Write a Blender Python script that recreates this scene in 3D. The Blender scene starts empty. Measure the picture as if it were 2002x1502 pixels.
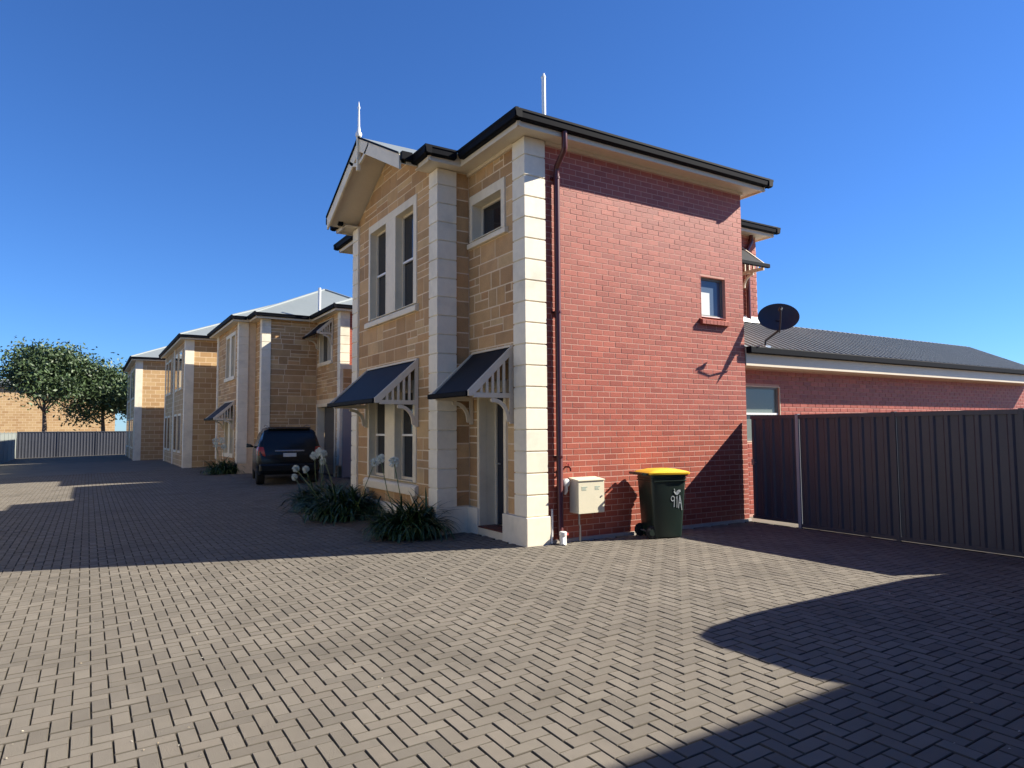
import bpy, bmesh, math, random
from mathutils import Vector, Matrix
R = math.radians
random.seed(7)
scene = bpy.context.scene
COL = scene.collection

# ------------------------------------------------------------------ camera, sky, sun, exposure
CAM = Vector((-5.2356, -8.0839, 1.6))
RIGHT = Vector((0.850566, -0.525826, -0.006661))
DOWN = Vector((0.029046, 0.059623, -0.997798))
FWD = Vector((0.525065, 0.848500, 0.065986))
FPX = 1337.7                                   # focal length in pixels of a 2002 px wide picture
cam_d = bpy.data.cameras.new('camera'); cam = bpy.data.objects.new('camera', cam_d); COL.objects.link(cam)
m3 = Matrix((RIGHT, -DOWN, -FWD)).transposed()
cam.matrix_world = Matrix.Translation(CAM) @ m3.to_4x4()
cam_d.sensor_width = 36; cam_d.lens = 36 * FPX / 2002; cam_d.clip_start = 0.05; cam_d.clip_end = 2000
scene.camera = cam

SUN = Vector((1.0, -0.46, 0.78)).normalized()
elev = math.asin(SUN.z); azim = math.atan2(SUN.x, SUN.y)
world = bpy.data.worlds.new('World'); scene.world = world; world.use_nodes = True
wn = world.node_tree; wn.nodes.clear()
wo = wn.nodes.new('ShaderNodeOutputWorld'); wb = wn.nodes.new('ShaderNodeBackground'); sk = wn.nodes.new('ShaderNodeTexSky')
sk.sky_type = 'NISHITA'; sk.sun_disc = False; sk.sun_elevation = elev; sk.sun_rotation = azim
sk.altitude = 0; sk.air_density = 1.0; sk.dust_density = 0.0; sk.ozone_density = 8.0
wb.inputs['Strength'].default_value = 0.056
tint = wn.nodes.new('ShaderNodeVectorMath'); tint.operation = 'MULTIPLY'; tint.inputs[1].default_value = (0.67, 0.96, 1.32)   # deep clear-air blue over the whole dome
wn.links.new(sk.outputs[0], tint.inputs[0]); wn.links.new(tint.outputs[0], wb.inputs[0]); wn.links.new(wb.outputs[0], wo.inputs[0])
sun_d = bpy.data.lights.new('sun', 'SUN'); sun_d.energy = 5.0; sun_d.angle = R(0.53); sun_d.color = (1.0, 0.93, 0.81)
sun = bpy.data.objects.new('sun', sun_d); COL.objects.link(sun); sun.location = (20, -12, 20)
sun.rotation_euler = SUN.to_track_quat('Z', 'Y').to_euler()
vs = scene.view_settings; vs.view_transform = 'Standard'; vs.look = 'None'; vs.gamma = 1.0; vs.use_curve_mapping = False
vs.exposure = 1.22

# ------------------------------------------------------------------ helpers
def proj(p):
    d = Vector(p) - CAM; z = d.dot(FWD)
    if z < 0.1: return None
    return (1001 + FPX * d.dot(RIGHT) / z, 751 + FPX * d.dot(DOWN) / z, z)

def M(name, cols, rough=0.6, var=0.0, noise=(3.0, 0.0), bump=None, spec=0.5, metal=0.0, grime=None, coat=0.0):
    """cols: one colour or several; several are picked per piece. noise=(scale, amount). bump=(scale, strength)."""
    m = bpy.data.materials.new(name); m.use_nodes = True
    nt = m.node_tree; N = nt.nodes; L = nt.links
    b = N['Principled BSDF']; b.inputs['Roughness'].default_value = rough; b.inputs['Metallic'].default_value = metal
    b.inputs['Specular IOR Level'].default_value = spec; b.inputs['Coat Weight'].default_value = coat
    geo = N.new('ShaderNodeNewGeometry')
    oi = N.new('ShaderNodeObjectInfo'); at = N.new('ShaderNodeAttribute'); at.attribute_name = 'rnd'
    ad = N.new('ShaderNodeMath'); ad.operation = 'ADD'; L.new(oi.outputs['Random'], ad.inputs[0]); L.new(at.outputs['Fac'], ad.inputs[1])
    fr = N.new('ShaderNodeMath'); fr.operation = 'FRACT'; L.new(ad.outputs[0], fr.inputs[0])
    if isinstance(cols[0], (int, float)): cols = [cols]
    if len(cols) > 1:
        cr = N.new('ShaderNodeValToRGB'); L.new(fr.outputs[0], cr.inputs[0]); e = cr.color_ramp.elements
        while len(e) < len(cols): e.new(0.5)
        for i, c in enumerate(cols): e[i].position = i / (len(cols) - 1); e[i].color = (*c, 1)
        col = cr.outputs[0]
    else:
        rg = N.new('ShaderNodeRGB'); rg.outputs[0].default_value = (*cols[0], 1); col = rg.outputs[0]
    val = None
    def addv(sock, amt):
        nonlocal val
        mm = N.new('ShaderNodeMapRange'); mm.inputs[3].default_value = 1 - amt; mm.inputs[4].default_value = 1 + amt
        L.new(sock, mm.inputs[0])
        if val is None: val = mm.outputs[0]
        else:
            mu = N.new('ShaderNodeMath'); mu.operation = 'MULTIPLY'; L.new(val, mu.inputs[0]); L.new(mm.outputs[0], mu.inputs[1]); val = mu.outputs[0]
    if var:
        f2 = N.new('ShaderNodeMath'); f2.operation = 'MULTIPLY'; f2.inputs[1].default_value = 7.31; L.new(fr.outputs[0], f2.inputs[0])
        f3 = N.new('ShaderNodeMath'); f3.operation = 'FRACT'; L.new(f2.outputs[0], f3.inputs[0]); addv(f3.outputs[0], var)
    if noise[1]:
        for k, (sc, am) in enumerate(((noise[0], noise[1]), (noise[0] * 9.7, noise[1] * 0.7))):
            nz = N.new('ShaderNodeTexNoise'); nz.inputs['Scale'].default_value = sc; nz.inputs['Detail'].default_value = 4
            L.new(geo.outputs['Position'], nz.inputs['Vector']); addv(nz.outputs[0], am * 1.8)
    if grime:                                   # soft stains with a shape of their own
        nz = N.new('ShaderNodeTexNoise'); nz.inputs['Scale'].default_value = grime[0]; nz.inputs['Detail'].default_value = 6
        L.new(geo.outputs['Position'], nz.inputs['Vector'])
        mr = N.new('ShaderNodeMapRange'); mr.inputs[1].default_value = 0.52; mr.inputs[2].default_value = 0.72
        mr.inputs[3].default_value = 1; mr.inputs[4].default_value = 1 - grime[1]; L.new(nz.outputs[0], mr.inputs[0])
        addv(mr.outputs[0], 0); mm = val.node
        mm.inputs[1].default_value = mm.inputs[1].default_value
        g = mr.outputs[0]
        vm = N.new('ShaderNodeVectorMath'); vm.operation = 'SCALE'; L.new(col, vm.inputs[0]); L.new(g, vm.inputs['Scale']); col = vm.outputs[0]
    if val is not None:
        vm = N.new('ShaderNodeVectorMath'); vm.operation = 'SCALE'; L.new(col, vm.inputs[0]); L.new(val, vm.inputs['Scale']); col = vm.outputs[0]
    L.new(col, b.inputs['Base Color'])
    if bump:
        nz = N.new('ShaderNodeTexNoise'); nz.inputs['Scale'].default_value = bump[0]; nz.inputs['Detail'].default_value = 5
        L.new(geo.outputs['Position'], nz.inputs['Vector'])
        bp = N.new('ShaderNodeBump'); bp.inputs['Strength'].default_value = bump[1]; bp.inputs['Distance'].default_value = 0.01
        L.new(nz.outputs[0], bp.inputs['Height']); L.new(bp.outputs[0], b.inputs['Normal'])
    return m

class MB:
    def __init__(s): s.v = []; s.f = []; s.r = []; s.sm = False
    def add(s, vs, fs, rnd=0.0):
        o = len(s.v); s.v += [tuple(p) for p in vs]
        for f in fs: s.f.append(tuple(i + o for i in f)); s.r.append(rnd)
        return s
    def box(s, x0, x1, y0, y1, z0, z1, rnd=0.0):
        v = [(x, y, z) for z in (z0, z1) for y in (y0, y1) for x in (x0, x1)]
        return s.add(v, [(0, 2, 3, 1), (4, 5, 7, 6), (0, 1, 5, 4), (2, 6, 7, 3), (0, 4, 6, 2), (1, 3, 7, 5)], rnd)
    def prism(s, poly, axis, a, b, rnd=0.0):
        """poly in the two other axes (order xy, xz, yz), extruded along axis from a to b."""
        n = len(poly)
        def P(p, t): return {'x': (t, p[0], p[1]), 'y': (p[0], t, p[1]), 'z': (p[0], p[1], t)}[axis]
        v = [P(p, a) for p in poly] + [P(p, b) for p in poly]
        return s.add(v, [tuple(range(n))[::-1], tuple(range(n, 2 * n))] + [(i, (i + 1) % n, n + (i + 1) % n, n + i) for i in range(n)], rnd)
    def tube(s, pts, r, n=8, rnd=0.0, caps=True):
        pts = [Vector(p) for p in pts]; rs = r if isinstance(r, (list, tuple)) else [r] * len(pts)
        vs = []; up = Vector((0, 0, 1)); prev = None
        for i, p in enumerate(pts):
            t = (pts[min(i + 1, len(pts) - 1)] - pts[max(i - 1, 0)]).normalized()
            if prev is None:
                a = t.cross(up if abs(t.z) < 0.95 else Vector((1, 0, 0))).normalized()
            else:
                a = (prev - t * prev.dot(t)).normalized()
            prev = a; b = t.cross(a)
            for k in range(n):
                an = 2 * math.pi * k / n; vs.append(p + (a * math.cos(an) + b * math.sin(an)) * rs[i])
        fs = [(i * n + k, i * n + (k + 1) % n, (i + 1) * n + (k + 1) % n, (i + 1) * n + k) for i in range(len(pts) - 1) for k in range(n)]
        if caps: fs += [tuple(range(n))[::-1], tuple(range((len(pts) - 1) * n, len(pts) * n))]
        return s.add(vs, fs, rnd)
    def lathe(s, prof, c=(0, 0, 0), axis='z', n=20, rnd=0.0):
        vs = []
        for (r, h) in prof:
            for k in range(n):
                a = 2 * math.pi * k / n; p = (r * math.cos(a), r * math.sin(a), h)
                p = {'z': p, 'x': (p[2], p[0], p[1]), 'y': (p[1], p[2], p[0])}[axis]
                vs.append((p[0] + c[0], p[1] + c[1], p[2] + c[2]))
        m = len(prof)
        fs = [(i * n + k, i * n + (k + 1) % n, (i + 1) * n + (k + 1) % n, (i + 1) * n + k) for i in range(m - 1) for k in range(n)]
        fs += [tuple(range(n))[::-1], tuple(range((m - 1) * n, m * n))]
        return s.add(vs, fs, rnd)
    def loft(s, secs, close=True, rnd=0.0):
        n = len(secs[0]); vs = [p for sec in secs for p in sec]
        fs = [(i * n + k, i * n + (k + 1) % n, (i + 1) * n + (k + 1) % n, (i + 1) * n + k) for i in range(len(secs) - 1) for k in range(n if close else n - 1)]
        if close: fs += [tuple(range(n))[::-1], tuple(range((len(secs) - 1) * n, len(secs) * n))]
        return s.add(vs, fs, rnd)
    def quad(s, a, b, c, d, rnd=0.0): return s.add([a, b, c, d], [(0, 1, 2, 3)], rnd)
    def mesh(s, name, mat, smooth=False, fix=True):
        me = bpy.data.meshes.new(name); me.from_pydata(s.v, [], s.f)
        if any(s.r):
            at = me.attributes.new('rnd', 'FLOAT', 'FACE'); at.data.foreach_set('value', s.r)
        me.materials.append(mat)
        if fix:
            bm = bmesh.new(); bm.from_mesh(me); bmesh.ops.recalc_face_normals(bm, faces=bm.faces); bm.to_mesh(me); bm.free()
        if smooth:
            me.polygons.foreach_set('use_smooth', [True] * len(me.polygons))
            try: me.set_sharp_from_angle(angle=R(40))
            except Exception: pass
        return me
    def build(s, name, mat, parent=None, smooth=False, bevel=0.0, world=True, fix=True):
        o = obj(name, s.mesh(name, mat, smooth, fix), parent, world)
        if bevel:
            b = o.modifiers.new('bevel', 'BEVEL'); b.width = bevel; b.segments = 2; b.limit_method = 'ANGLE'; b.angle_limit = R(40)
        return o
WL = {}                                          # world location of each unrotated object
def obj(name, data, parent=None, world=True, loc=(0, 0, 0)):
    o = bpy.data.objects.new(name, data); COL.objects.link(o)
    if parent is not None: o.parent = parent
    w = Vector(loc)
    o.location = w - WL.get(parent, Vector((0, 0, 0))) if (parent is not None and world) else w
    WL[o] = w if world else WL.get(parent, Vector((0, 0, 0)))
    return o
def thing(name, label, cat, loc=(0, 0, 0), rz=0.0, group=None):
    o = bpy.data.objects.new(name, None); COL.objects.link(o); o.location = loc; o.rotation_euler = (0, 0, rz)
    o.empty_display_size = 0.3; WL[o] = Vector(loc); return tag(o, label, cat, group)
def tag(o, label=None, cat=None, group=None, kind=None):
    if label: o['label'] = label
    if cat: o['category'] = cat
    if group: o['group'] = group
    if kind: o['kind'] = kind
    return o
def copy_tree(o, parent=None):
    c = o.copy(); COL.objects.link(c); c.parent = parent
    for ch in list(o.children): copy_tree(ch, c)
    return c
def clip(poly, a, b, c):
    """keep the side a*x+b*y<=c of a convex polygon"""
    out = []
    for i in range(len(poly)):
        p, q = poly[i], poly[(i + 1) % len(poly)]; dp = a * p[0] + b * p[1] - c; dq = a * q[0] + b * q[1] - c
        if dp <= 0: out.append(p)
        if dp * dq < 0:
            t = dp / (dp - dq); out.append((p[0] + (q[0] - p[0]) * t, p[1] + (q[1] - p[1]) * t))
    return out
def area(poly): return 0.5 * abs(sum(poly[i][0] * poly[(i + 1) % len(poly)][1] - poly[(i + 1) % len(poly)][0] * poly[i][1] for i in range(len(poly))))

# ------------------------------------------------------------------ materials
CREAM = M('cream_paint', (0.78, 0.68, 0.49), 0.55, noise=(1.3, 0.05), bump=(60, 0.08), grime=(3.1, 0.12))
CREAMW = M('cream_woodwork', (0.68, 0.59, 0.44), 0.45, noise=(2.0, 0.05))
RENDER_ = M('cream_rendered_quoin', (0.82, 0.745, 0.58), 0.7, var=0.035, noise=(1.1, 0.07), bump=(90, 0.2), grime=(2.3, 0.16))
SANDS = M('sandstone', [(0.46, 0.27, 0.115), (0.53, 0.33, 0.15), (0.41, 0.225, 0.095), (0.57, 0.385, 0.19), (0.48, 0.275, 0.115), (0.44, 0.275, 0.135)], 0.85, var=0.16, noise=(5, 0.13), bump=(35, 0.5))
SMORT = M('stone_mortar', (0.74, 0.58, 0.38), 0.9, noise=(6, 0.1))
BRICK = M('red_brick', [(0.335, 0.082, 0.051), (0.37, 0.096, 0.060), (0.30, 0.070, 0.045), (0.352, 0.088, 0.055)], 0.5, var=0.09, noise=(0.9, 0.06), bump=(70, 0.25), spec=0.34, grime=(0.8, 0.08))
BMORT = M('brick_mortar', (0.52, 0.29, 0.22), 0.85, noise=(9, 0.1))
GUTTER = M('black_gutter', (0.006, 0.007, 0.010), 0.6, noise=(2, 0.1), spec=0.06)
ROOFG = M('grey_metal_roof', (0.20, 0.225, 0.225), 0.5, noise=(0.8, 0.06), spec=0.4)
SHEETB = M('charcoal_metal_sheet', (0.012, 0.013, 0.016), 0.6, noise=(3, 0.1), spec=0.25)
WHITE = M('white_paint', (0.80, 0.79, 0.76), 0.4)
PIPE = M('maroon_downpipe', (0.085, 0.018, 0.018), 0.35, noise=(3, 0.1))
GLASS = M('dark_window_glass', (0.012, 0.014, 0.02), 0.06, spec=0.6)
DOORM = M('navy_door', (0.014, 0.017, 0.03), 0.35)
TILE = M('terracotta_step', (0.13, 0.035, 0.025), 0.6, noise=(9, 0.15))
PCOL = [(0.170, 0.150, 0.120), (0.187, 0.165, 0.133), (0.156, 0.138, 0.112), (0.178, 0.155, 0.124)]
PAVER = M('concrete_paver', PCOL, 0.88, var=0.09, noise=(1.1, 0.09), bump=(160, 0.6), spec=0.25, grime=(0.9, 0.22))
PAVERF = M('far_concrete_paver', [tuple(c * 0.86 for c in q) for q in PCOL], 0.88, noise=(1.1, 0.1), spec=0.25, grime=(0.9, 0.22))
JOINT = M('joint_sand', (0.030, 0.026, 0.022), 0.95, noise=(20, 0.2))
FENCE = M('charcoal_steel_fence', (0.055, 0.058, 0.072), 0.45, noise=(2, 0.06))
FENCEG = M('grey_green_steel_fence', (0.24, 0.26, 0.24), 0.5, noise=(1.5, 0.06))
SOIL = M('bare_soil', (0.10, 0.075, 0.05), 0.95, noise=(2, 0.2), bump=(20, 0.6))
CONC = M('concrete_edge', (0.42, 0.38, 0.33), 0.85, noise=(8, 0.12))
LEAF = M('strap_leaf', [(0.028, 0.060, 0.018), (0.045, 0.085, 0.025), (0.022, 0.048, 0.017)], 0.38, var=0.2)
STEM = M('flower_stem', (0.12, 0.16, 0.05), 0.6)
PETAL = M('white_petal', [(0.70, 0.74, 0.64), (0.80, 0.82, 0.74)], 0.7, var=0.1)
BINM = M('dark_green_bin_plastic', (0.010, 0.024, 0.018), 0.42, noise=(4, 0.1))
LIDM = M('yellow_lid_plastic', (0.80, 0.45, 0.015), 0.4, noise=(4, 0.06))
RUB = M('black_rubber', (0.012, 0.012, 0.012), 0.8)
PAINTW = M('white_brush_paint', (0.50, 0.54, 0.52), 0.7, noise=(60, 0.2))
BOXM = M('cream_meter_box', (0.66, 0.61, 0.45), 0.45, noise=(3, 0.04))
DISHM = M('charcoal_dish', (0.030, 0.032, 0.042), 0.55)
STEEL = M('galvanised_steel', (0.45, 0.46, 0.47), 0.4, metal=0.8)
CARP = M('black_car_paint', (0.007, 0.008, 0.009), 0.25, spec=0.35, coat=0.1)
CARG = M('car_glass', (0.005, 0.006, 0.008), 0.08, spec=0.2)
TAIL = M('red_lamp', (0.35, 0.03, 0.02), 0.2)
CHROME = M('chrome', (0.55, 0.56, 0.58), 0.2, metal=0.9)
PLATE = M('number_plate', (0.55, 0.56, 0.55), 0.5)
VANP = M('white_van_paint', (0.75, 0.75, 0.73), 0.3, coat=0.3)
BARK = M('bark', (0.12, 0.09, 0.07), 0.9, noise=(8, 0.2), bump=(15, 0.8))
TLEAF = M('tree_leaf', [(0.04, 0.07, 0.02), (0.06, 0.10, 0.03), (0.035, 0.06, 0.022), (0.075, 0.11, 0.04)], 0.55, var=0.2)
BLIND = M('pale_blind', (0.62, 0.66, 0.64), 0.7)
GREEND = M('sage_window_frame', (0.16, 0.17, 0.16), 0.5)
STICK = M('faded_sticker', (0.40, 0.46, 0.38), 0.5)
REDT = M('red_plastic', (0.45, 0.06, 0.05), 0.5)
PVC = M('white_pvc', (0.72, 0.71, 0.67), 0.4)

# ------------------------------------------------------------------ ground and paving
def gz(x): return -0.03 + 0.022 * min(x, 0.0)
mb = MB(); mb.quad((-400, -400, -0.42), (400, -400, -0.42), (400, 400, -0.42), (-400, 400, -0.42))
ground = tag(mb.build('ground', SOIL), kind='structure')
mb = MB(); xs = [-9.6, 0.0, 9.0]
for i in range(2):
    mb.quad((xs[i], -30, gz(xs[i]) - 0.022), (xs[i + 1], -30, gz(xs[i + 1]) - 0.022), (xs[i + 1], 62, gz(xs[i + 1]) - 0.022), (xs[i], 62, gz(xs[i]) - 0.022))
for a, b in (((-9.6, -30), (9, -30)), ((9, -30), (9, 62)), ((9, 62), (-9.6, 62)), ((-9.6, 62), (-9.6, -30))):
    mb.quad((*a, gz(a[0]) - .022), (*b, gz(b[0]) - .022), (*b, -0.5), (*a, -0.5))
drive = tag(mb.build('driveway', JOINT), kind='structure')
PW = 0.104; GAP = 0.0060
def paver_geo(l, w, b=0.0046, d=0.026):
    vs = []
    for (e, z) in ((0, -d), (0, -b * 0.8), (b, 0)):
        for sx, sy in ((-1, -1), (1, -1), (1, 1), (-1, 1)): vs.append((sx * (l / 2 - e), sy * (w / 2 - e), z))
    fs = [(8, 9, 10, 11)] + [(r * 4 + k, r * 4 + (k + 1) % 4, r * 4 + 4 + (k + 1) % 4, r * 4 + 4 + k) for r in (0, 1) for k in range(4)]
    return vs, fs
GAPY = 0.0062
geoP = [paver_geo(2 * PW - GAP, PW - GAPY), paver_geo(2 * PW - GAPY, PW - GAP)]; pf = geoP[0][1]
EDGE = M('paver_edge_grime', (0.100, 0.088, 0.070), 0.95, noise=(6, 0.15), spec=0.1)    # sand and dirt held on the chamfers
def edged(me):
    me.materials.append(EDGE); me.polygons.foreach_set('material_index', [0 if i % 9 == 0 else 1 for i in range(len(me.polygons))]); return me
X0, X1, Y0, Y1 = -9.5, 4.66, -9.0, 26.0
OX, OY = 0.03, 0.045                              # phase of the laying pattern
pav = []
ni0, ni1 = int(X0 / PW), int(X1 / PW); nj0, nj1 = int(Y0 / PW), int(Y1 / PW)
for i in range(ni0, ni1):
    for j in range(nj0, nj1):
        k = (i - j) % 4
        if k == 0: pav.append((OX + (i + 1) * PW, OY + (j + .5) * PW, 0))
        elif k == 2: pav.append((OX + (i + .5) * PW, OY + j * PW, 1))
def inhouse(x, y):
    return (x > -0.02 and 0.02 < y < 7.4) or (x > -0.57 and 1.72 < y < 5.9) or (x > 2.2 and y > 0) or (x > .2 and y > 18.65) or (x > -.4 and y > 19.9) or (x > 0.8 and 7.4 <= y < 9.5)
def show(p, w=0.1):
    q = proj((p[0], p[1], gz(p[0])))
    if q is None or not (438 < q[0] < 1564 and q[1] < 1502): return 0
    return 1 / q[2] ** 3
pav = [p for p in pav if not inhouse(p[0], p[1])]
rp = random.Random(3)
pav.sort(key=lambda p: -show(p))
pm = [edged(MB().add(*q).mesh('paver', PAVER, fix=False)) for q in geoP]
rest = MB()
for n, (x, y, o) in enumerate(pav):
    z = gz(x) + rp.gauss(0, 0.0011); tx = rp.gauss(0, 0.004); ty = rp.gauss(0, 0.004); rz = o * math.pi / 2 + rp.gauss(0, 0.006)
    tilt = math.atan(0.022) if x < 0 else 0
    if n < 300:
        p = obj('paver', pm[o], drive, loc=(x, y, z)); p.rotation_euler = (tx, ty - tilt, rz)
    else:
        q = proj((x, y, z))
        mt = Matrix.Translation((x, y, z)) @ Matrix.Rotation(ty - tilt, 4, 'Y') @ Matrix.Rotation(tx, 4, 'X') @ Matrix.Rotation(rz, 4, 'Z')
        rest.add([mt @ Vector(v) for v in geoP[o][0]], pf, rp.random() * 0.98 + 0.01)
edged(tag(rest.build('paver_field', PAVER, drive, fix=False), kind='stuff').data)
# far pavers: one flush sheet each side of the laid field
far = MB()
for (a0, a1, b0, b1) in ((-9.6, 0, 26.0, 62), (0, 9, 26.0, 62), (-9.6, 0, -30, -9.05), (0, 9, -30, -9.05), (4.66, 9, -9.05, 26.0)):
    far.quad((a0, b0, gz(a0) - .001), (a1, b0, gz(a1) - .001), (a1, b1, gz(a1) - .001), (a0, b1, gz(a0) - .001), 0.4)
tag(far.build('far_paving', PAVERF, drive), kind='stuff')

# ------------------------------------------------------------------ masonry builders
def stonework(parent, name, fixed, axis, face, rows, u0, u1, openings, rng, limit=None, cuts=(), wmin=0.22, wmax=0.62, back=0.06, into=1):
    """A wall of sandstone pieces on the plane axis=face ('x' faces -x, 'y' faces -y). rows = list of z levels."""
    w = MB(); lo, hi = rows[0], rows[-1]
    # backing of mortar, in strips so that openings stay open
    zs = sorted(set([lo, hi] + [z for o in openings for z in (o[2], o[3]) if lo < z < hi]))
    stones = []
    def strip(z0, z1):
        iv = [(u0, u1)]
        for (a, b, c, d) in openings:
            if c < z1 - 1e-4 and d > z0 + 1e-4:
                iv = [s for (p, q) in iv for s in ((p, min(q, a)), (max(p, b), q)) if s[1] - s[0] > 0.004]
        return iv
    def P(poly, d0, d1):
        return poly
    for z0, z1 in zip(zs[:-1], zs[1:]):
        for (p, q) in strip(z0, z1):
            poly = [(p, z0), (q, z0), (q, z1), (p, z1)]
            for c in cuts: poly = clip(poly, *c)
            if len(poly) > 2: w.prism(poly, axis, face + 0.0015, face + back)
    wall = w.build(name, SMORT, parent)
    for z0, z1 in zip(rows[:-1], rows[1:]):
        for (p, q) in strip(z0, z1):
            u = p
            while u < q - 0.01:
                l = rng.uniform(wmin, wmax)
                if q - (u + l) < wmin * 0.7: l = q - u
                cells = [(u, u + l, z0, z1)]
                h = z1 - z0
                if h > 0.22 and l > 0.3 and rng.random() < 0.38:
                    zz = z0 + h * rng.choice((0.45, 0.5, 0.55)); cells = [(u, u + l, z0, zz)]
                    if rng.random() < 0.55:
                        um = u + l * rng.uniform(.35, .65); cells += [(u, um, zz, z1), (um, u + l, zz, z1)]
                    else: cells += [(u, u + l, zz, z1)]
                for (a, b, c, d) in cells: stones.append([(a, c), (b, c), (b, d), (a, d)])
                u += l
    out = []
    for s in stones:
        for c in cuts: s = clip(s, *c)
        if len(s) > 2 and area(s) > 0.004: out.append(s)
    return wall, out
def lay_stones(wall, stones, axis, face, rng, joint=0.0085):
    for s in stones:
        cx = sum(p[0] for p in s) / len(s); cz = sum(p[1] for p in s) / len(s)
        def ins(e):
            r = []
            for p in s:
                dx, dz = p[0] - cx, p[1] - cz; k = max(abs(dx), abs(dz), 1e-6)
                r.append((p[0] - math.copysign(min(e, abs(dx)), dx), p[1] - math.copysign(min(e, abs(dz)), dz)))
            return r
        jt = joint + rng.uniform(0, 0.004); pr = rng.uniform(0.001, 0.005)
        rings = [(ins(jt), face + 0.02), (ins(jt), face - pr + 0.003), (ins(jt + 0.004), face - pr)]
        vs = []
        for poly, d in rings:
            for p in poly: vs.append((d, p[0], p[1]) if axis == 'x' else (p[0], d, p[1]))
        n = len(s); fs = [tuple(range(2 * n, 3 * n))] + [(r * n + k, r * n + (k + 1) % n, (r + 1) * n + (k + 1) % n, (r + 1) * n + k) for r in (0, 1) for k in range(n)]
        MB().add(vs, fs).build('stone', SANDS, wall)
def stone_rows(z0, z1, levels, rng):
    zs = [z0] + sorted(l for l in levels if z0 < l < z1) + [z1]; out = [z0]
    for a, b in zip(zs[:-1], zs[1:]):
        n = max(1, round((b - a) / 0.25)); hs = [rng.uniform(.75, 1.25) for _ in range(n)]; t = sum(hs); z = a
        for h in hs: z += h / t * (b - a); out.append(z)
    return out
QH = 0.306
def quoin(parent, x0, x1, y0, y1, z0=0.366, z1=5.84, label=None):
    """A corner pier of cream blocks with sunk joints."""
    core = MB(); core.box(x0 + .018, x1 - .003, y0 + .018, y1 - .003, z0 - 0.02, z1)
    q = core.build('quoin', RENDER_, parent)
    n = int(round((z1 - z0) / QH)); h = QH
    b = 0.006
    me = None
    for k in range(n + 1):
        a = z0 + k * h; t = min(a + h, z1)
        if t - a < 0.05: break
        if me is None or t - a < h - 1e-4:
            hh = t - a - 0.016; lx, ly = x1 - x0, y1 - y0; vs = []
            for (e, z) in ((b, -hh / 2), (0, -hh / 2 + b), (0, hh / 2 - b), (b, hh / 2)):
                for sx, sy in ((-1, -1), (1, -1), (1, 1), (-1, 1)): vs.append((sx * (lx / 2 - e), sy * (ly / 2 - e), z))
            fs = [(3, 2, 1, 0), (12, 13, 14, 15)] + [(r * 4 + i, r * 4 + (i + 1) % 4, r * 4 + 4 + (i + 1) % 4, r * 4 + 4 + i) for r in range(3) for i in range(4)]
            me = MB().add(vs, fs).mesh('quoin_block', RENDER_)
        obj('quoin_block', me, q, loc=((x0 + x1) / 2, (y0 + y1) / 2, (a + t) / 2))
    return q
def sash_window(parent, name, face, y0, y1, z0, z1, depth=0.13, axis='x', rail=True, mat=CREAMW, glass=GLASS, rev=CREAM):
    """Recessed window in a wall whose face is axis=face; reveals, sash frame and two panes."""
    def bx(mb, a, b, c, d, e, f):               # a,b depth ; c,d along ; e,f up
        return mb.box(a, b, c, d, e, f) if axis == 'x' else mb.box(c, d, a, b, e, f)
    t = 0.035; g = face + depth; fr = MB()
    bx(fr, g - .02, g + .03, y0, y0 + t, z0, z1); bx(fr, g - .02, g + .03, y1 - t, y1, z0, z1)
    bx(fr, g - .022, g + .03, y0 + t, y1 - t, z1 - t, z1); bx(fr, g - .022, g + .03, y0 + t, y1 - t, z0, z0 + t * 1.3)
    w = fr.build(name, mat, parent)
    zm = (z0 + z1) / 2
    if rail:
        r = MB(); bx(r, g - .030, g + .005, y0 + t, y1 - t, zm - .018, zm + .018); r.build('meeting_rail', WHITE, w)
        halves = ((z0 + t * 1.3, zm, .012), (zm, z1 - t, 0.0))
    else: halves = ((z0 + t, z1 - t, 0.0),)
    for (a, b, dd) in halves:
        p = MB(); bx(p, g + .006 + dd, g + .010 + dd, y0 + t - .005, y1 - t + .005, a, b); p.build('pane', glass, w)
    rv = MB(); e = 0.012
    bx(rv, face - .002, g + .03, y0 - e, y0 - .001, z0 - e, z1 + e); bx(rv, face - .002, g + .03, y1 + .001, y1 + e, z0 - e, z1 + e)
    bx(rv, face - .001, g + .03, y0 - .001, y1 + .001, z1 + .001, z1 + e); bx(rv, face - .001, g + .03, y0 - .001, y1 + .001, z0 - e, z0 - .001)
    rv.build('reveal', rev, w)
    return w

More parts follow.
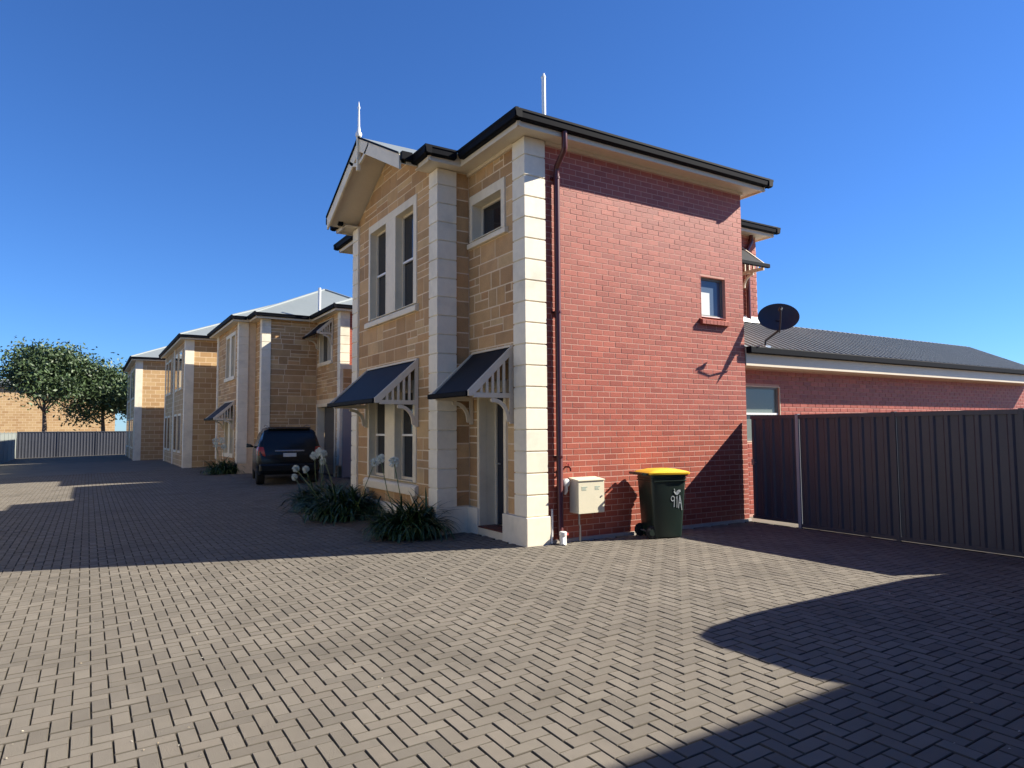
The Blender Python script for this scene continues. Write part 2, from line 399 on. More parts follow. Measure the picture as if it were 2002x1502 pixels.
def awning(parent, xw, xf, y0, y1, zt, zb, brackets=True, nbal=5, name='awning'):
    """Lean-to hood on a wall facing -x: sheet roof, barges, balustered cheeks, curved brackets, gutter."""
    s = (zt - zb) / (xw - xf)
    r = MB(); pr = [(xw - .005, zt), (xf, zb), (xf, zb + .018), (xw - .005, zt + .018)]
    n = int((y1 - y0 - .08) / 0.30)
    r.prism(pr, 'y', y0 + .035, y1 - .035)
    a = r.build(name, SHEETB, parent)
    g = MB(); g.box(xf - .075, xf + .004, y0 + .03, y1 + .06, zb - .055, zb + .022); g.build('gutter', GUTTER, a, bevel=.012)
    f = MB(); f.box(xw - .03, xw, y0 + .035, y1 - .035, zt + .02, zt + .05); f.build('flashing', CREAMW, a)
    zr = zb - 0.02                               # bottom rail top
    for yy in (y0, y1):
        ya, yb = (yy, yy + .035) if yy == y0 else (yy - .035, yy)
        c = MB(); c.prism([(xw, zt + .05), (xf - .045, zb + .025 - .0), (xf - .045, zb - .055), (xf + .02, zb - .055), (xw, zt - .07)], 'y', ya - .003, yb + .003)
        ck = c.build('barge_board', CREAMW, a)
        c = MB(); c.box(xf + .04, xw - .061, ya, yb, zb - .075, zb - .005); c.build('bottom_rail', CREAMW, ck)
        c = MB(); c.box(xw - .06, xw, ya, yb, zb - .45, zt - .06); c.build('wall_post', CREAMW, ck)
        for k in range(nbal):
            xx = xw - .06 - (k + 1) * (xw - xf - .20) / (nbal + .3)
            zz = zt - .07 + (xx - xw) * (zt - .07 - zb + .055) / (xw - xf - .02)
            if zz > zb + .02:
                c = MB(); c.box(xx - .02, xx + .02, ya + .006, yb - .006, zb - .007, zz + .02); c.build('baluster', CREAMW, ck)
        if brackets:
            c = MB(); pts = []; cxx, czz = xw - .06 - .27, zb - .085 - .30
            secs = []
            for k in range(13):
                t = k / 12 * math.pi / 2
                for_r = (.27, .27 - .045)
                px, pz = cxx + .27 * math.cos(t), czz + .30 * math.sin(t)
                qx, qz = cxx + .215 * math.cos(t), czz + .245 * math.sin(t)
                secs.append([(px, ya, pz), (px, yb, pz), (qx, yb, qz), (qx, ya, qz)])
            c.loft(secs)
            c.lathe([(0.0, ya + .001), (.034, ya + .001), (.034, yb - .001), (0.0, yb - .001)], (cxx - .01, 0, czz + .275), 'y', 12)
            c.lathe([(0.0, ya + .001), (.028, ya + .001), (.028, yb - .001), (0.0, yb - .001)], (cxx + .245, 0, czz - .01), 'y', 12)
            c.build('bracket', CREAMW, ck)
    return a

# ------------------------------------------------------------------ the near townhouse
H1 = thing('townhouse', 'near two-storey townhouse with red brick side wall, sandstone front and cream quoins', 'house', (0, 0, 0))
ZS = 5.84
# --- brick side wall (faces the camera's right)
BX0, BX1, BF = 0.36, 4.67, 0.04
WIN = (3.60, 4.20, 3.50, 4.19)
SILLZ = 3.385
wm = MB()
for (a, b, c, d) in ((BX0 - .1, WIN[0], -0.3, ZS), (WIN[1], BX1, -0.3, ZS), (WIN[0], WIN[1], -0.3, SILLZ), (WIN[0], WIN[1], WIN[3], ZS)):
    wm.box(a, b, BF + .0028, BF + .24, c, d)
bw = wm.build('brick_wall', BMORT, H1)
BL, BH, BJ = 0.230, 0.076, 0.010
def brick_geo(l, h, d=0.03, b=0.003):
    vs = []
    for (e, y) in ((0, d), (0, b), (b, 0)):
        for sx, sz in ((-1, -1), (1, -1), (1, 1), (-1, 1)): vs.append((sx * (l / 2 - e), y, sz * (h / 2 - e)))
    return vs, [(8, 9, 10, 11)] + [(r * 4 + k, r * 4 + (k + 1) % 4, r * 4 + 4 + (k + 1) % 4, r * 4 + 4 + k) for r in (0, 1) for k in range(4)]
bricks = []; rb = random.Random(5)
def brick_courses(x0, x1, z0, n, openings):
    out = []
    for c in range(n):
        z = z0 + c * (BH + BJ) + BH / 2 + BJ / 2
        x = x0 - (0.12 if c % 2 else 0.0)
        while x < x1 - .005:
            a, b = max(x, x0), min(x + BL, x1)
            segs = [(a, b)] if b - a > .03 else []
            for (p, q, r, s) in openings:
                if z + BH / 2 > r + .01 and z - BH / 2 < s - .01:
                    segs = [t for (u, v) in segs for t in ((u, min(v, p - .002)), (max(u, q + .002), v)) if t[1] - t[0] > .03]
            for (u, v) in segs: out.append(((u + v) / 2, z, v - u))
            x += BL + BJ
    return out
OPEN = [(WIN[0], WIN[1], SILLZ, WIN[3])]
bricks = brick_courses(BX0 + .002, BX1, 0.015, 68, OPEN)
bricks = [b for b in bricks if b[1] + BH / 2 < ZS]
bmesh_cache = {}
def brick_mesh(l):
    k = round(l, 3)
    if k not in bmesh_cache: bmesh_cache[k] = MB().add(*brick_geo(k, BH)).mesh('brick', BRICK, fix=False)
    return bmesh_cache[k]
def bshow(b):
    q = proj((b[0], BF, b[1])); return -q[2] * (1.0 if b[2] > .2 else 1.6)
bricks.sort(key=lambda b: -bshow(b))
restb = MB()
for n, (x, z, l) in enumerate(bricks):
    dy = rb.uniform(-.0012, .0010)
    if n < 300: obj('brick', brick_mesh(l), bw, loc=(x, BF + dy, z))
    else:
        v, f = brick_geo(l, BH); restb.add([(x + p[0], BF + dy + p[1], z + p[2]) for p in v], f, rb.random() * .98 + .01)
tag(restb.build('brickwork', BRICK, bw, fix=False), kind='stuff')
mb = MB(); mb.box(BX0 - .02, BX1 + .02, 0.012, 0.05, -0.2, 0.012); mb.build('footing_edge', CONC, bw)
# window in the brick wall with sloping brick sill
w = sash_window(H1, 'side_window', BF, WIN[0], WIN[1], WIN[2], WIN[3], 0.085, 'y', rail=False, mat=GREEND, glass=M('painted_sky_reflection_glass', (0.10, 0.14, 0.20), 0.08), rev=BRICK)  # pane base colour lightened blue-grey to stand in for reflected sky
mb = MB(); mb.box(WIN[0] + .05, WIN[0] + .30, BF + .088, BF + .0905, WIN[2] + .05, WIN[2] + .44); mb.build('blind', BLIND, w)
mb = MB(); mb.box(WIN[0] + .03, WIN[1] - .03, BF + .045, BF + .08, WIN[2], WIN[2] + .022); mb.build('inner_sill', WHITE, w)
sl = MB(); sl.box(WIN[0] - .02, WIN[1] + .02, BF + .03, BF + .1, SILLZ - .02, SILLZ + .02); so = sl.build('window_sill', BMORT, H1)
for k in range(8):
    x = WIN[0] - .055 + (WIN[1] - WIN[0] + .11) / 8 * (k + .5); hw = (WIN[1] - WIN[0] + .11) / 16 - .004
    b = MB(); b.prism([(BF - .075, SILLZ - .02), (BF - .075, SILLZ + .05), (BF + .075, WIN[2] - .003), (BF + .075, SILLZ - .02)], 'x', x - hw, x + hw); b.build('brick', BRICK, so)
# --- near corner quoin and front (faces the driveway, -x)
quoin(H1, 0.0, 0.36, 0.0, 0.33)
DY0, DY1, DZ0, DZ1 = 0.66, 1.40, 0.10, 2.25        # front door opening
mb = MB(); mb.box(-.022, 0.385, -.022, .645, -.3, .366); pl = mb.build('plinth', RENDER_, H1, bevel=.012)
mb = MB(); mb.box(-.018, .20, 1.412, 1.76, -.3, .366); mb.build('plinth', RENDER_, H1, bevel=.01)
mb = MB(); mb.box(-.572, .10, 1.718, 1.80, -.3, .372); mb.build('plinth', RENDER_, H1, bevel=.01)
mb = MB(); mb.box(-.574, -.45, 1.802, 5.92, -.3, .28); mb.build('plinth', RENDER_, H1, bevel=.01)
rs = random.Random(11)
FX = 0.05; SWY = (0.70, 1.62, 4.68, 5.27)
openf = [(DY0 - .07, DY1 + .07, 0.0, DZ1 + .08), (0.60, 1.72, 4.55, 5.43)]
rows = stone_rows(.366, ZS, [DZ1 + .08, 4.55, 5.43], rs)
wall, st = stonework(H1, 'front_stone_wall', None, 'x', FX, rows, .33, 1.79, openf, rs); lay_stones(wall, st, 'x', FX, rs)
# bay return (faces -y)
wall, st = stonework(H1, 'bay_return_wall', None, 'y', 1.78, stone_rows(.372, ZS, [], rs), -.205, FX - .001, [], rs, wmin=.15, wmax=.4); lay_stones(wall, st, 'y', 1.78, rs)
# bay front
XB = -0.55; BFX = -0.51
YC, HW, GF, GA = 3.92, 1.95, 6.03, 7.01             # gable: centre, half width, foot and apex heights of the barge top
gs = (GA - GF) / HW
UW = (2.62, 4.98, 3.62, 5.68); LW = (2.62, 4.98, 0.50, 2.45)
cuts = [(gs, 1, GA - .20 + gs * YC), (-gs, 1, GA - .20 - gs * YC)]
cuts2 = [(-gs, 1, GA - .20 - gs * YC), (gs, 1, GA - .20 + gs * YC)]
rows = stone_rows(.28, ZS, [LW[2], LW[3], UW[2], UW[3]], rs)
ops = [UW, LW]
wall, st = stonework(H1, 'bay_stone_wall', None, 'x', BFX, rows, 2.06, 5.56, ops, rs, wmin=.26, wmax=.72)
lay_stones(wall, st, 'x', BFX, rs)
rows2 = stone_rows(ZS, GA - .1, [], rs)
wall, st = stonework(H1, 'gable_stone_wall', None, 'x', BFX + .001, rows2, YC - HW, YC + HW, [], rs, wmin=.26, wmax=.72, cuts=cuts2)
lay_stones(wall, st, 'x', BFX, rs)
quoin(H1, XB, XB + .345, 1.74, 2.06); quoin(H1, XB, XB + .345, 5.56, 5.89)
mb = MB(); mb.box(XB + .05, 0.3, 1.80, 2.0, -.3, ZS); mb.box(XB + .05, 6.0, 5.80, 5.87, -.3, ZS); mb.build('inner_wall', SMORT, H1)
# bay windows: cream surround, mullion, sashes, sill
def bay_window(z0, z1, sill_h, name):
    sx = BFX - .02; o0, o1, o2, o3 = 2.75, 3.56, 4.04, 4.88; zb, zt = z0 + sill_h, z1 - .15
    s = MB(); s.box(sx, BFX + .15, 2.62, o0, zb, z1); s.box(sx, BFX + .15, o3, 4.98, zb, z1)
    s.box(sx, BFX + .15, o1, o2, zb, zt); s.box(sx + .001, BFX + .15, o0, o3, zt, z1)
    w = s.build(name, CREAM, H1, bevel=.006)
    b = MB(); b.prism([(BFX + .1, z0), (sx - .055, z0), (sx - .055, z0 + sill_h * .62), (sx - .02, z0 + sill_h * .80), (BFX + .14, zb + .012)], 'y', 2.54, 5.06); b.build('sill', CREAM, w, bevel=.008)
    for (a, c) in ((o0, o1), (o2, o3)):
        sash_window(w, 'sash', sx, a, c, zb + .014, zt - .005, .16)
    return w
bay_window(3.62, 5.68, .15, 'bay_window')
wl = bay_window(.50, 2.45, .21, 'bay_window')
for yy in (2.66, 4.94):                              # corbels under the lower sill
    mb = MB(); mb.prism([(BFX, .34), (BFX - .03, .36), (BFX - .07, .46), (BFX - .07, .505), (BFX, .505)], 'y', yy - .06, yy + .06); mb.build('corbel', CREAM, wl)
# small upper window by the corner
s = MB(); sx = 0.02
s.box(sx, .20, .60, SWY[0], 4.66, 5.43); s.box(sx, .20, SWY[1], 1.715, 4.66, 5.43); s.box(sx + .001, .20, SWY[0], SWY[1], SWY[3], 5.43)
sw = s.build('small_window', CREAM, H1, bevel=.006)
s = MB(); s.prism([(.15, 4.55), (sx - .04, 4.55), (sx - .04, 4.63), (.15, 4.685)], 'y', .53, 1.735); s.build('sill', CREAM, sw, bevel=.008)
sash_window(sw, 'sash', sx, SWY[0], SWY[1], SWY[2] + .006, SWY[3] - .005, .20, rail=False)
# front door
s = MB(); s.box(.015, .16, DY0 - .07, DY0, .366, DZ1 + .08); s.box(.015, .16, DY1, DY1 + .07, .0, DZ1 + .08); s.box(.016, .16, DY0, DY1, DZ1, DZ1 + .08)
dr = s.build('door_surround', CREAM, H1, bevel=.006)
s = MB(); s.box(.16, .62, DY0 - .02, DY0 - .001, .0, DZ1); s.box(.16, .62, DY1 + .001, DY1 + .02, .0, DZ1); s.box(.16, .62, DY0, DY1, DZ1 + .001, DZ1 + .02); s.build('reveal', CREAM, dr)
s = MB(); s.box(.30, .37, DY0, DY0 + .05, DZ0, DZ1); s.box(.30, .37, DY1 - .05, DY1, DZ0, DZ1); s.box(.301, .37, DY0 + .05, DY1 - .05, DZ1 - .06, DZ1); s.build('door_frame', CREAMW, dr)
s = MB(); s.box(.325, .365, DY0 + .05, DY1 - .05, DZ0 + .01, DZ1 - .06)
dl = s.build('front_door', DOORM, H1)
for (a, b) in ((.30, 1.0), (1.12, 2.05)):
    for (c, d) in ((DY0 + .12, 1.01), (1.05, DY1 - .12)):
        s = MB(); s.box(.316, .326, c, d, a, b); s.build('panel', DOORM, dl, bevel=.008)
s = MB(); s.tube([(.325, 1.30, 1.06), (.28, 1.30, 1.06), (.28, 1.19, 1.06)], .011); s.build('handle', STEEL, dl, smooth=True)
s = MB(); s.box(.0, .62, DY0, DY1, -.2, DZ0 - .022); st_ = s.build('door_step', CREAM, H1)
for k in range(3):
    for q in range(2):
        s = MB(); a = DY0 + .005 + k * (DY1 - DY0) / 3; s.box(-.01 + q * .16, .143 + q * .16, a, a + (DY1 - DY0) / 3 - .008, DZ0 - .022, DZ0); s.build('tile', TILE, st_, bevel=.004)
aw = awning(H1, FX - .012, -.66, .40, 1.66, 2.79, 2.13)
awning(H1, BFX - .012, -1.245, 2.53, 5.0, 2.76, 2.10)
# --- eaves: soffit, fascia, gutter following the plan; overhang .385
EV = 0.385
path = [(9.0, 9.0)]
def eave_run(parent, pts, zt=6.015, ev=EV, name='gutter', closed_ends=True):
    """pts: outer gutter line (plan), walked with the house on the left hand... boxes along each axis-aligned run."""
    out = []
    for (p, q, nx, ny, *inner) in pts:                # nx,ny = outward direction; inner: which end (0 low, 1 high) is a re-entrant corner
        ea = -.117 if 0 in inner else .1; eb = -.117 if 1 in inner else .1
        g = MB(); f = MB()
        if nx:                                        # runs along y
            a, b = sorted((p[1], q[1])); xo = p[0]
            prof = [(xo, zt), (xo, zt - .03), (xo + .012 * -nx, zt - .05), (xo - nx * .02, zt - .115), (xo - nx * .05, zt - .128), (xo - nx * .115, zt - .128), (xo - nx * .115, zt)]
            g.prism(prof, 'y', a, b); f.box(min(xo - nx * .117, xo - nx * .145), max(xo - nx * .117, xo - nx * .145), a + ea, b - eb, zt - .20, zt - .02)
        else:
            a, b = sorted((p[0], q[0])); yo = p[1]
            prof = [(yo, zt), (yo, zt - .03), (yo - ny * .012, zt - .05), (yo - ny * .02, zt - .115), (yo - ny * .05, zt - .128), (yo - ny * .115, zt - .128), (yo - ny * .115, zt)]
            g.prism(prof, 'x', a, b); f.box(a + ea, b - eb, min(yo - ny * .117, yo - ny * .145), max(yo - ny * .117, yo - ny * .145), zt - .20, zt - .02)
        go = g.build(name, GUTTER, parent); f.build('fascia', CREAMW, parent); out.append(go)
    return out
runs = [((-.385, -.385), (5.055, -.385), 0, -1), ((-.386, -.384), (-.386, 1.355), -1, 0, 1), ((-.935, 1.355), (-.384, 1.355), 0, -1, 1),
        ((-.936, 1.354), (-.936, 1.99), -1, 0), ((-.936, 5.71), (-.936, 6.275), -1, 0), ((-.935, 6.275), (-.384, 6.275), 0, 1, 1), ((-.386, 6.274), (-.386, 7.81), -1, 0, 0),
        ((-.385, 7.81), (7.7, 7.81), 0, 1), ((5.056, -.384), (5.056, 1.45), 1, 0, 1), ((5.055, 1.45), (7.7, 1.45), 0, -1, 0), ((7.701, 1.451), (7.701, 7.81), 1, 0)]
eave_run(H1, runs)
sf = MB(); zf = ZS + .004
for (a, b, c, d) in ((-.25, 5.0, -.25, .30), (-.25, .4, .301, 1.75), (-.80, -.251, 1.49, 2.06), (-.25, .2, 1.751, 2.06), (-.80, .2, 5.56, 6.14), (-.25, .4, 6.141, 7.68), (4.5, 5.0, .301, 1.9), (5.001, 7.6, 1.58, 2.2), (.41, 7.6, 7.2, 7.68), (7.2, 7.6, 2.21, 7.19)):
    sf.box(a, b, c, d, zf, zf + .012)
sf.build('soffit', CREAMW, H1)
mo = MB()                                             # bead under the soffit
mo.box(BX0 + .02, BX1 + .03, BF - .03, BF + .01, ZS - .045, ZS + .003); mo.box(.0, .06, .34, 1.77, ZS - .05, ZS + .003)
mo.build('eave_bead', CREAMW, H1)
# --- roof
def hip(mb, x0, x1, y0, y1, z, pitch, inset=.0):
    w, d = x1 - x0, y1 - y0; h = min(w, d) / 2 * math.tan(R(pitch)); k = min(w, d) / 2
    if w < d: a, b = ((x0 + x1) / 2, y0 + k, z + h), ((x0 + x1) / 2, y1 - k, z + h)
    else: a, b = (x0 + k, (y0 + y1) / 2, z + h), (x1 - k, (y0 + y1) / 2, z + h)
    c = [(x0, y0, z), (x1, y0, z), (x1, y1, z), (x0, y1, z)]
    if w < d: fs = [[c[0], c[1], a], [c[1], c[2], b, a], [c[2], c[3], b], [c[3], c[0], a, b]]
    else: fs = [[c[0], c[1], b, a], [c[1], c[2], b], [c[2], c[3], a, b], [c[3], c[0], a]]
    for f in fs: mb.add(f, [tuple(range(len(f)))])
    return a, b, c
def capline(mb, p, q, r=.05): mb.tube([p, q], r, 8)
rf = MB(); a1, b1, c1 = hip(rf, -.33, 5.0, -.33, 7.755, 6.0, 21); a2, b2, c2 = hip(rf, 1.5, 7.64, 1.51, 7.755, 5.998, 21)
for (ya, yb) in ((1.41, YC - HW), (6.22, YC + HW)):
    rf.add([(-.88, ya, 5.996), (3.0, ya, 5.996), (3.0, yb, 5.996 + abs(yb - ya) * .38), (-.88 + abs(yb - ya), yb, 5.996 + abs(yb - ya) * .38), (-.88, yb, 5.996)], [(0, 1, 2, 3), (0, 3, 4)])
roof = rf.build('roof', ROOFG, H1, fix=False)
cp = MB()
for p, q in ((c1[0], a1), (c1[1], a1), (c1[3], b1), (a1, b1), (c2[1], b2), (c2[2], b2), (a2, b2)): capline(cp, p, q)
cp.build('ridge_cap', ROOFG, roof, smooth=True)
GX = -1.10
for s_ in (-1, 1):                                    # gable roof sheets, raking soffits, barges
    y_f = YC + s_ * HW
    g = MB(); g.prism([(YC, GA), (y_f, GF), (y_f, GF + .02), (YC, GA + .022)], 'x', GX - .03, 2.4); gr = g.build('gable_roof', ROOFG, roof)
    e = MB(); e.prism([(YC, GA - .005), (y_f, GF - .005), (y_f, GF + .03), (YC, GA + .034)], 'x', GX - .045, GX - .025); e.build('roof_edge', GUTTER, gr)
    g = MB(); g.prism([(YC, GA - .16), (y_f, GF - .16), (y_f, GF - .145), (YC, GA - .145)], 'x', GX + .02, BFX + .05); g.build('raking_soffit', CREAMW, gr)
    g = MB(); g.prism([(YC, GA - .006), (y_f, GF - .006), (y_f, GF - .25), (YC, GA - .25)], 'x', GX - .02, GX + .02); g.build('barge_board', CREAM, gr, bevel=.004)
    g = MB(); g.box(GX + .1, -.55, min(y_f, y_f + s_ * .02), max(y_f, y_f + s_ * .02), GF - .16, GF - .02); g.build('fascia', CREAMW, gr)
    g = MB(); g.box(GX - .01, -.93, min(y_f + s_ * .02, y_f + s_ * .11), max(y_f + s_ * .02, y_f + s_ * .11), GF - .115, GF + .012); g.build('gutter', GUTTER, gr)
g = MB(); g.box(GX - .055, GX + .015, YC - .032, YC + .032, GA - .62, GA + .04)
fin = g.build('gable_post', CREAM, roof, bevel=.008)
for s_ in (-1, 1):
    g = MB(); secs = []
    for k in range(9):
        t = k / 8; yy = YC + s_ * (.03 + .50 * t); zz = GA - .50 + .02 * t + .17 * t * t
        secs.append([(GX - .02, yy, zz), (GX + .015, yy, zz), (GX + .015, yy, zz + .065), (GX - .02, yy, zz + .065)])
    g.loft(secs); g.build('collar_tie', CREAM, fin)
g = MB(); g.lathe([(.0, GA + .03), (.055, GA + .03), (.062, GA + .08), (.035, GA + .13), (.022, GA + .22), (.016, GA + .50), (.013, GA + .54), (.026, GA + .58), (.012, GA + .62), (.003, GA + .70)], (GX - .02, YC, 0), 'z', 12)
g.build('finial', WHITE, fin, smooth=True)
g = MB(); g.tube([(2.08, 2.5, 6.6), (2.08, 2.5, 8.42)], .04, 12); g.tube([(2.08, 2.5, 8.40), (2.08, 2.5, 8.48)], [.05, .02], 12); fl = g.build('roof_mast', WHITE, roof, smooth=True)
# rear block behind the front rooms (its walls stand back from the driveway)
g = MB(); g.box(2.70, 9.0, 7.42, 14.0, -.3, ZS); g.box(.90, 2.699, 7.421, 9.4, -.3, ZS - .01); g.build('rear_block', SMORT, H1)
eave_run(H1, [((2.315, 9.9), (2.315, 14.39), -1, 0), ((2.316, 14.39), (9.3, 14.39), 0, 1)])
g = MB(); hip(g, 2.37, 9.3, 5.0, 14.33, 6.0, 24); g.build('rear_roof', ROOFG, roof, fix=False)
# --- downpipe
dp = MB(); px = .545
dp.tube([(.50, -.30, 5.92), (.50, -.30, 5.66), (.505, -.28, 5.62), (.535, -.06, 5.47), (px, -.03, 5.43), (px, -.03, 5.32)], .043, 12)
dp.tube([(px, -.03, 5.36), (px, -.03, .08), (px, -.06, .02)], .046, 12)
dpo = dp.build('downpipe', PIPE, H1, smooth=True)
for z in (5.3, 3.30, 1.2):
    g = MB(); g.lathe([(.049, z - .018), (.053, z - .016), (.053, z + .016), (.049, z + .018)], (px, -.03, 0), 'z', 12); g.box(px - .07, px + .07, .005, BF, z - .015, z + .015); g.build('pipe_clip', PIPE, dpo)
# --- rear upper wing and lower rear extension
WY, WX1 = 1.85, 7.34
wg = MB(); wg.box(4.6, WX1, WY, WY + .24, 2.6, ZS); wg.box(WX1 - .24, WX1, WY + .241, 7.4, 2.6, ZS); wg.box(BX1 - .24, BX1, BF + .25, WY - .001, -.3, ZS)
wing = wg.build('rear_wing_wall', BMORT, H1)
wb_ = brick_courses(4.68, WX1, 2.61, 37, []); rr = MB()
for (x, z, l) in wb_:
    if z + BH / 2 < ZS:
        v, f = brick_geo(l, BH); rr.add([(x + p[0], WY - .006 + p[1], z + p[2]) for p in v], f, rb.random() * .98 + .01)
tag(rr.build('brickwork', BRICK, wing, fix=False), kind='stuff')
g = MB(); g.tube([(7.12, WY - .06, 5.9), (7.12, WY - .06, 5.7), (6.98, WY - .06, 5.5), (6.98, WY - .06, 3.5)], .045, 10); g.build('downpipe', PIPE, wing, smooth=True)
# hood on the wing, facing -y: built like the others but turned
def hood_y(parent, x0, x1, yw, yf, zt, zb):
    r = MB(); r.prism([(yw, zt), (yf, zb), (yf, zb + .02), (yw, zt + .02)], 'x', x0, x1); a = r.build('awning', SHEETB, parent)
    g = MB(); g.box(x0 - .05, x1 + .06, yf - .07, yf, zb - .06, zb + .025); g.build('gutter', GUTTER, a, bevel=.01)
    for xx in (x0, x1):
        c = MB(); c.prism([(yw, zt + .05), (yf, zb + .03), (yf, zb - .05), (yw, zt - .07)], 'x', xx - .02, xx + .02); k = c.build('barge_board', CREAMW, a)
        c = MB(); c.box(xx - .017, xx + .017, yf + .05, yw, zb - .09, zb - .02); c.build('bottom_rail', CREAMW, k)
        for q in range(4):
            yy = yw - .08 - q * .11; c = MB(); c.box(xx - .014, xx + .014, yy - .014, yy + .014, zb - .02, zt - (yw - yy) * (zt - zb) / (yw - yf) - .05); c.build('baluster', CREAMW, k)
        c = MB(); secs = []
        for q in range(9):
            t = q / 8 * math.pi / 2; cy, cz = yw - .30, zb - .38
            secs.append([(xx - .017, cy + .28 * math.cos(t), cz + .29 * math.sin(t)), (xx + .017, cy + .28 * math.cos(t), cz + .29 * math.sin(t)), (xx + .017, cy + .23 * math.cos(t), cz + .24 * math.sin(t)), (xx - .017, cy + .23 * math.cos(t), cz + .24 * math.sin(t))])
        c.loft(secs); c.build('bracket', CREAMW, k)
    return a
hood_y(wing, 5.3, 6.85, WY - .012, 1.22, 5.52, 5.02)
# lower extension
EY = 0.42; EZ = 2.72
EWIN = (4.95, 6.10, 1.35, 2.37)
g = MB()
for (a, b, c, d) in ((4.68, EWIN[0], -.3, EZ), (EWIN[1], 16.5, -.3, EZ), (EWIN[0], EWIN[1], -.3, EWIN[2]), (EWIN[0], EWIN[1], EWIN[3], EZ)): g.box(a, b, EY + .006, EY + .24, c, d)
ext = g.build('extension_wall', BMORT, H1)
rr = MB()
for (x, z, l) in brick_courses(4.69, 16.5, 0.015, 31, [EWIN]):
    v, f = brick_geo(l, BH); rr.add([(x + p[0], EY + p[1], z + p[2]) for p in v], f, rb.random() * .98 + .01)
tag(rr.build('brickwork', BRICK, ext, fix=False), kind='stuff')
sash_window(ext, 'extension_window', EY, *EWIN[:2], *EWIN[2:], .06, 'y', rail=True, mat=GREEND, glass=M('pale_screen_glass', (0.16, 0.19, 0.17), 0.15), rev=CREAM)
xr = MB(); x = 4.70; ez0, ez1, ey0, ey1 = 3.04, 3.90, .03, 1.84
secs = []
while x < 16.6:
    for (dx, dz) in ((0, 0), (.13, 0), (.145, .03), (.175, .03), (.19, 0)):
        secs.append((x + dx, dz))
    x += .2
vs = []; 
for (xx, dz) in secs: vs += [(xx, ey0, ez0 + dz), (xx, ey1, ez1 + dz)]
xr.add(vs, [(2 * i, 2 * i + 2, 2 * i + 3, 2 * i + 1) for i in range(len(secs) - 1)])
vs = []
for (xx, dz) in secs: vs += [(xx, ey0, ez0 - .01), (xx, ey1, ez1 - .01)]
ero = xr.build('extension_roof', ROOFG, ext)
g = MB(); g.prism([(ey1, ez1 + .03), (ey1 + 4, ez1 + .4), (ey1 + 4, ez1 - .1), (ey1, ez1 - .1)], 'x', 7.36, 16.6); g.build('ridge_sheet', ROOFG, ero)
g = MB(); g.prism([(ey1 - .12, ez1 - .01), (ey1 + .0, ez1 + .14), (ey1 + .005, ez1 + .14), (ey1 - .09, ez1 + .06)], 'x', 4.7, 7.5); g.build('flashing', WHITE, ero)
g = MB(); g.box(4.70, 16.6, -.075, .035, ez0 - .115, ez0 + .005); g.build('gutter', GUTTER, ext, bevel=.012)
g = MB(); g.box(4.70, 16.6, .036, .06, EZ - .012, ez0 - .012); g.box(4.70, 16.6, .061, EY + .02, EZ - .01, EZ + .008); g.build('fascia', CREAMW, ext)
g = MB(); g.box(4.69, 16.5, EY + .01, 7, EZ + .01, EZ + .05); g.build('ceiling', CREAMW, ext)

# ------------------------------------------------------------------ things by the brick wall
# meter box
mx = thing('meter_box', 'cream metal meter box fixed low on the red brick wall beside the downpipe', 'meter box', (1.0, BF, .38))
MX0, MX1, MZ0, MZ1, MYF = .76, 1.23, .385, .88, -.185
g = MB(); g.box(MX0, MX1, MYF + .02, BF - .003, MZ0, MZ1 - .015); g.build('cabinet', BOXM, mx, bevel=.008)
g = MB(); g.box(MX0 - .004, MX1 + .004, MYF, MYF + .018, MZ0 - .004, MZ1 - .02); dd = g.build('cabinet_door', BOXM, mx, bevel=.006)
g = MB(); g.prism([(MYF - .015, MZ1 - .018), (BF - .002, MZ1 + .012), (BF - .002, MZ1 - .012), (MYF - .015, MZ1 - .03)], 'x', MX0 - .01, MX1 + .01); g.build('rain_cap', BOXM, mx)
for (a, b) in ((MX0 + .06, MX0 + .16), (MX1 - .17, MX1 - .08)):
    for q, (l, zz) in enumerate(((1.0, .755), (.7, .735), (.85, .715))):
        g = MB(); g.box(a, a + (b - a) * l, MYF - .003, MYF + .001, zz, zz + .013); g.build('sticker_print', STICK, dd)
g = MB(); g.lathe([(0, MYF - .012), (.012, MYF - .012), (.012, MYF + .001), (0, MYF + .001)], (MX1 - .05, 0, .62), 'y', 12); g.build('lock', STEEL, dd)
g = MB(); g.tube([(.86, -.06, MZ0), (.86, -.06, .22), (.875, -.06, .20), (.875, -.06, -.04)], .016, 8); g.build('supply_pipe', STEEL, mx, smooth=True)
# gas regulator, tap, conduit, pvc stub
g = MB(); g.lathe([(0, -.03), (.045, -.03), (.06, -.02), (.06, .02), (0, .03)], (.675, 0, .82), 'y', 14)
g.tube([(.675, .0, .82), (.675, -.0, .70), (.675, .03, .66)], [.03, .028, .02], 10)
tag(g.build('gas_regulator', PVC, smooth=True), 'small white oval regulator on the brick wall between downpipe and meter box', 'regulator')
tp = thing('garden_tap', 'small dark red garden tap on the brick wall above the meter box', 'tap', (.70, BF, 1.05))
g = MB(); g.tube([(.70, BF, 1.05), (.70, BF - .09, 1.05), (.70, BF - .12, 1.03), (.70, BF - .125, .99)], .013, 8); g.build('spout', PIPE, tp, smooth=True)
g = MB(); g.tube([(.70, BF - .07, 1.05), (.70, BF - .07, 1.10)], .009, 8); g.box(.665, .735, BF - .077, BF - .063, 1.095, 1.108); g.build('handle', REDT, tp)
g = MB(); g.tube([(.62, .03, 1.0), (.62, .03, .32), (.605, .02, .10), (.60, .0, -.02)], .010, 8)
tag(g.build('water_pipe', STEEL, smooth=True), 'thin metal water pipe down the brick wall beside the downpipe', 'pipe')
g = MB(); g.tube([(.43, .01, .46), (.425, .0, .25), (.405, -.02, .10), (.395, -.03, -.02)], .016, 8)
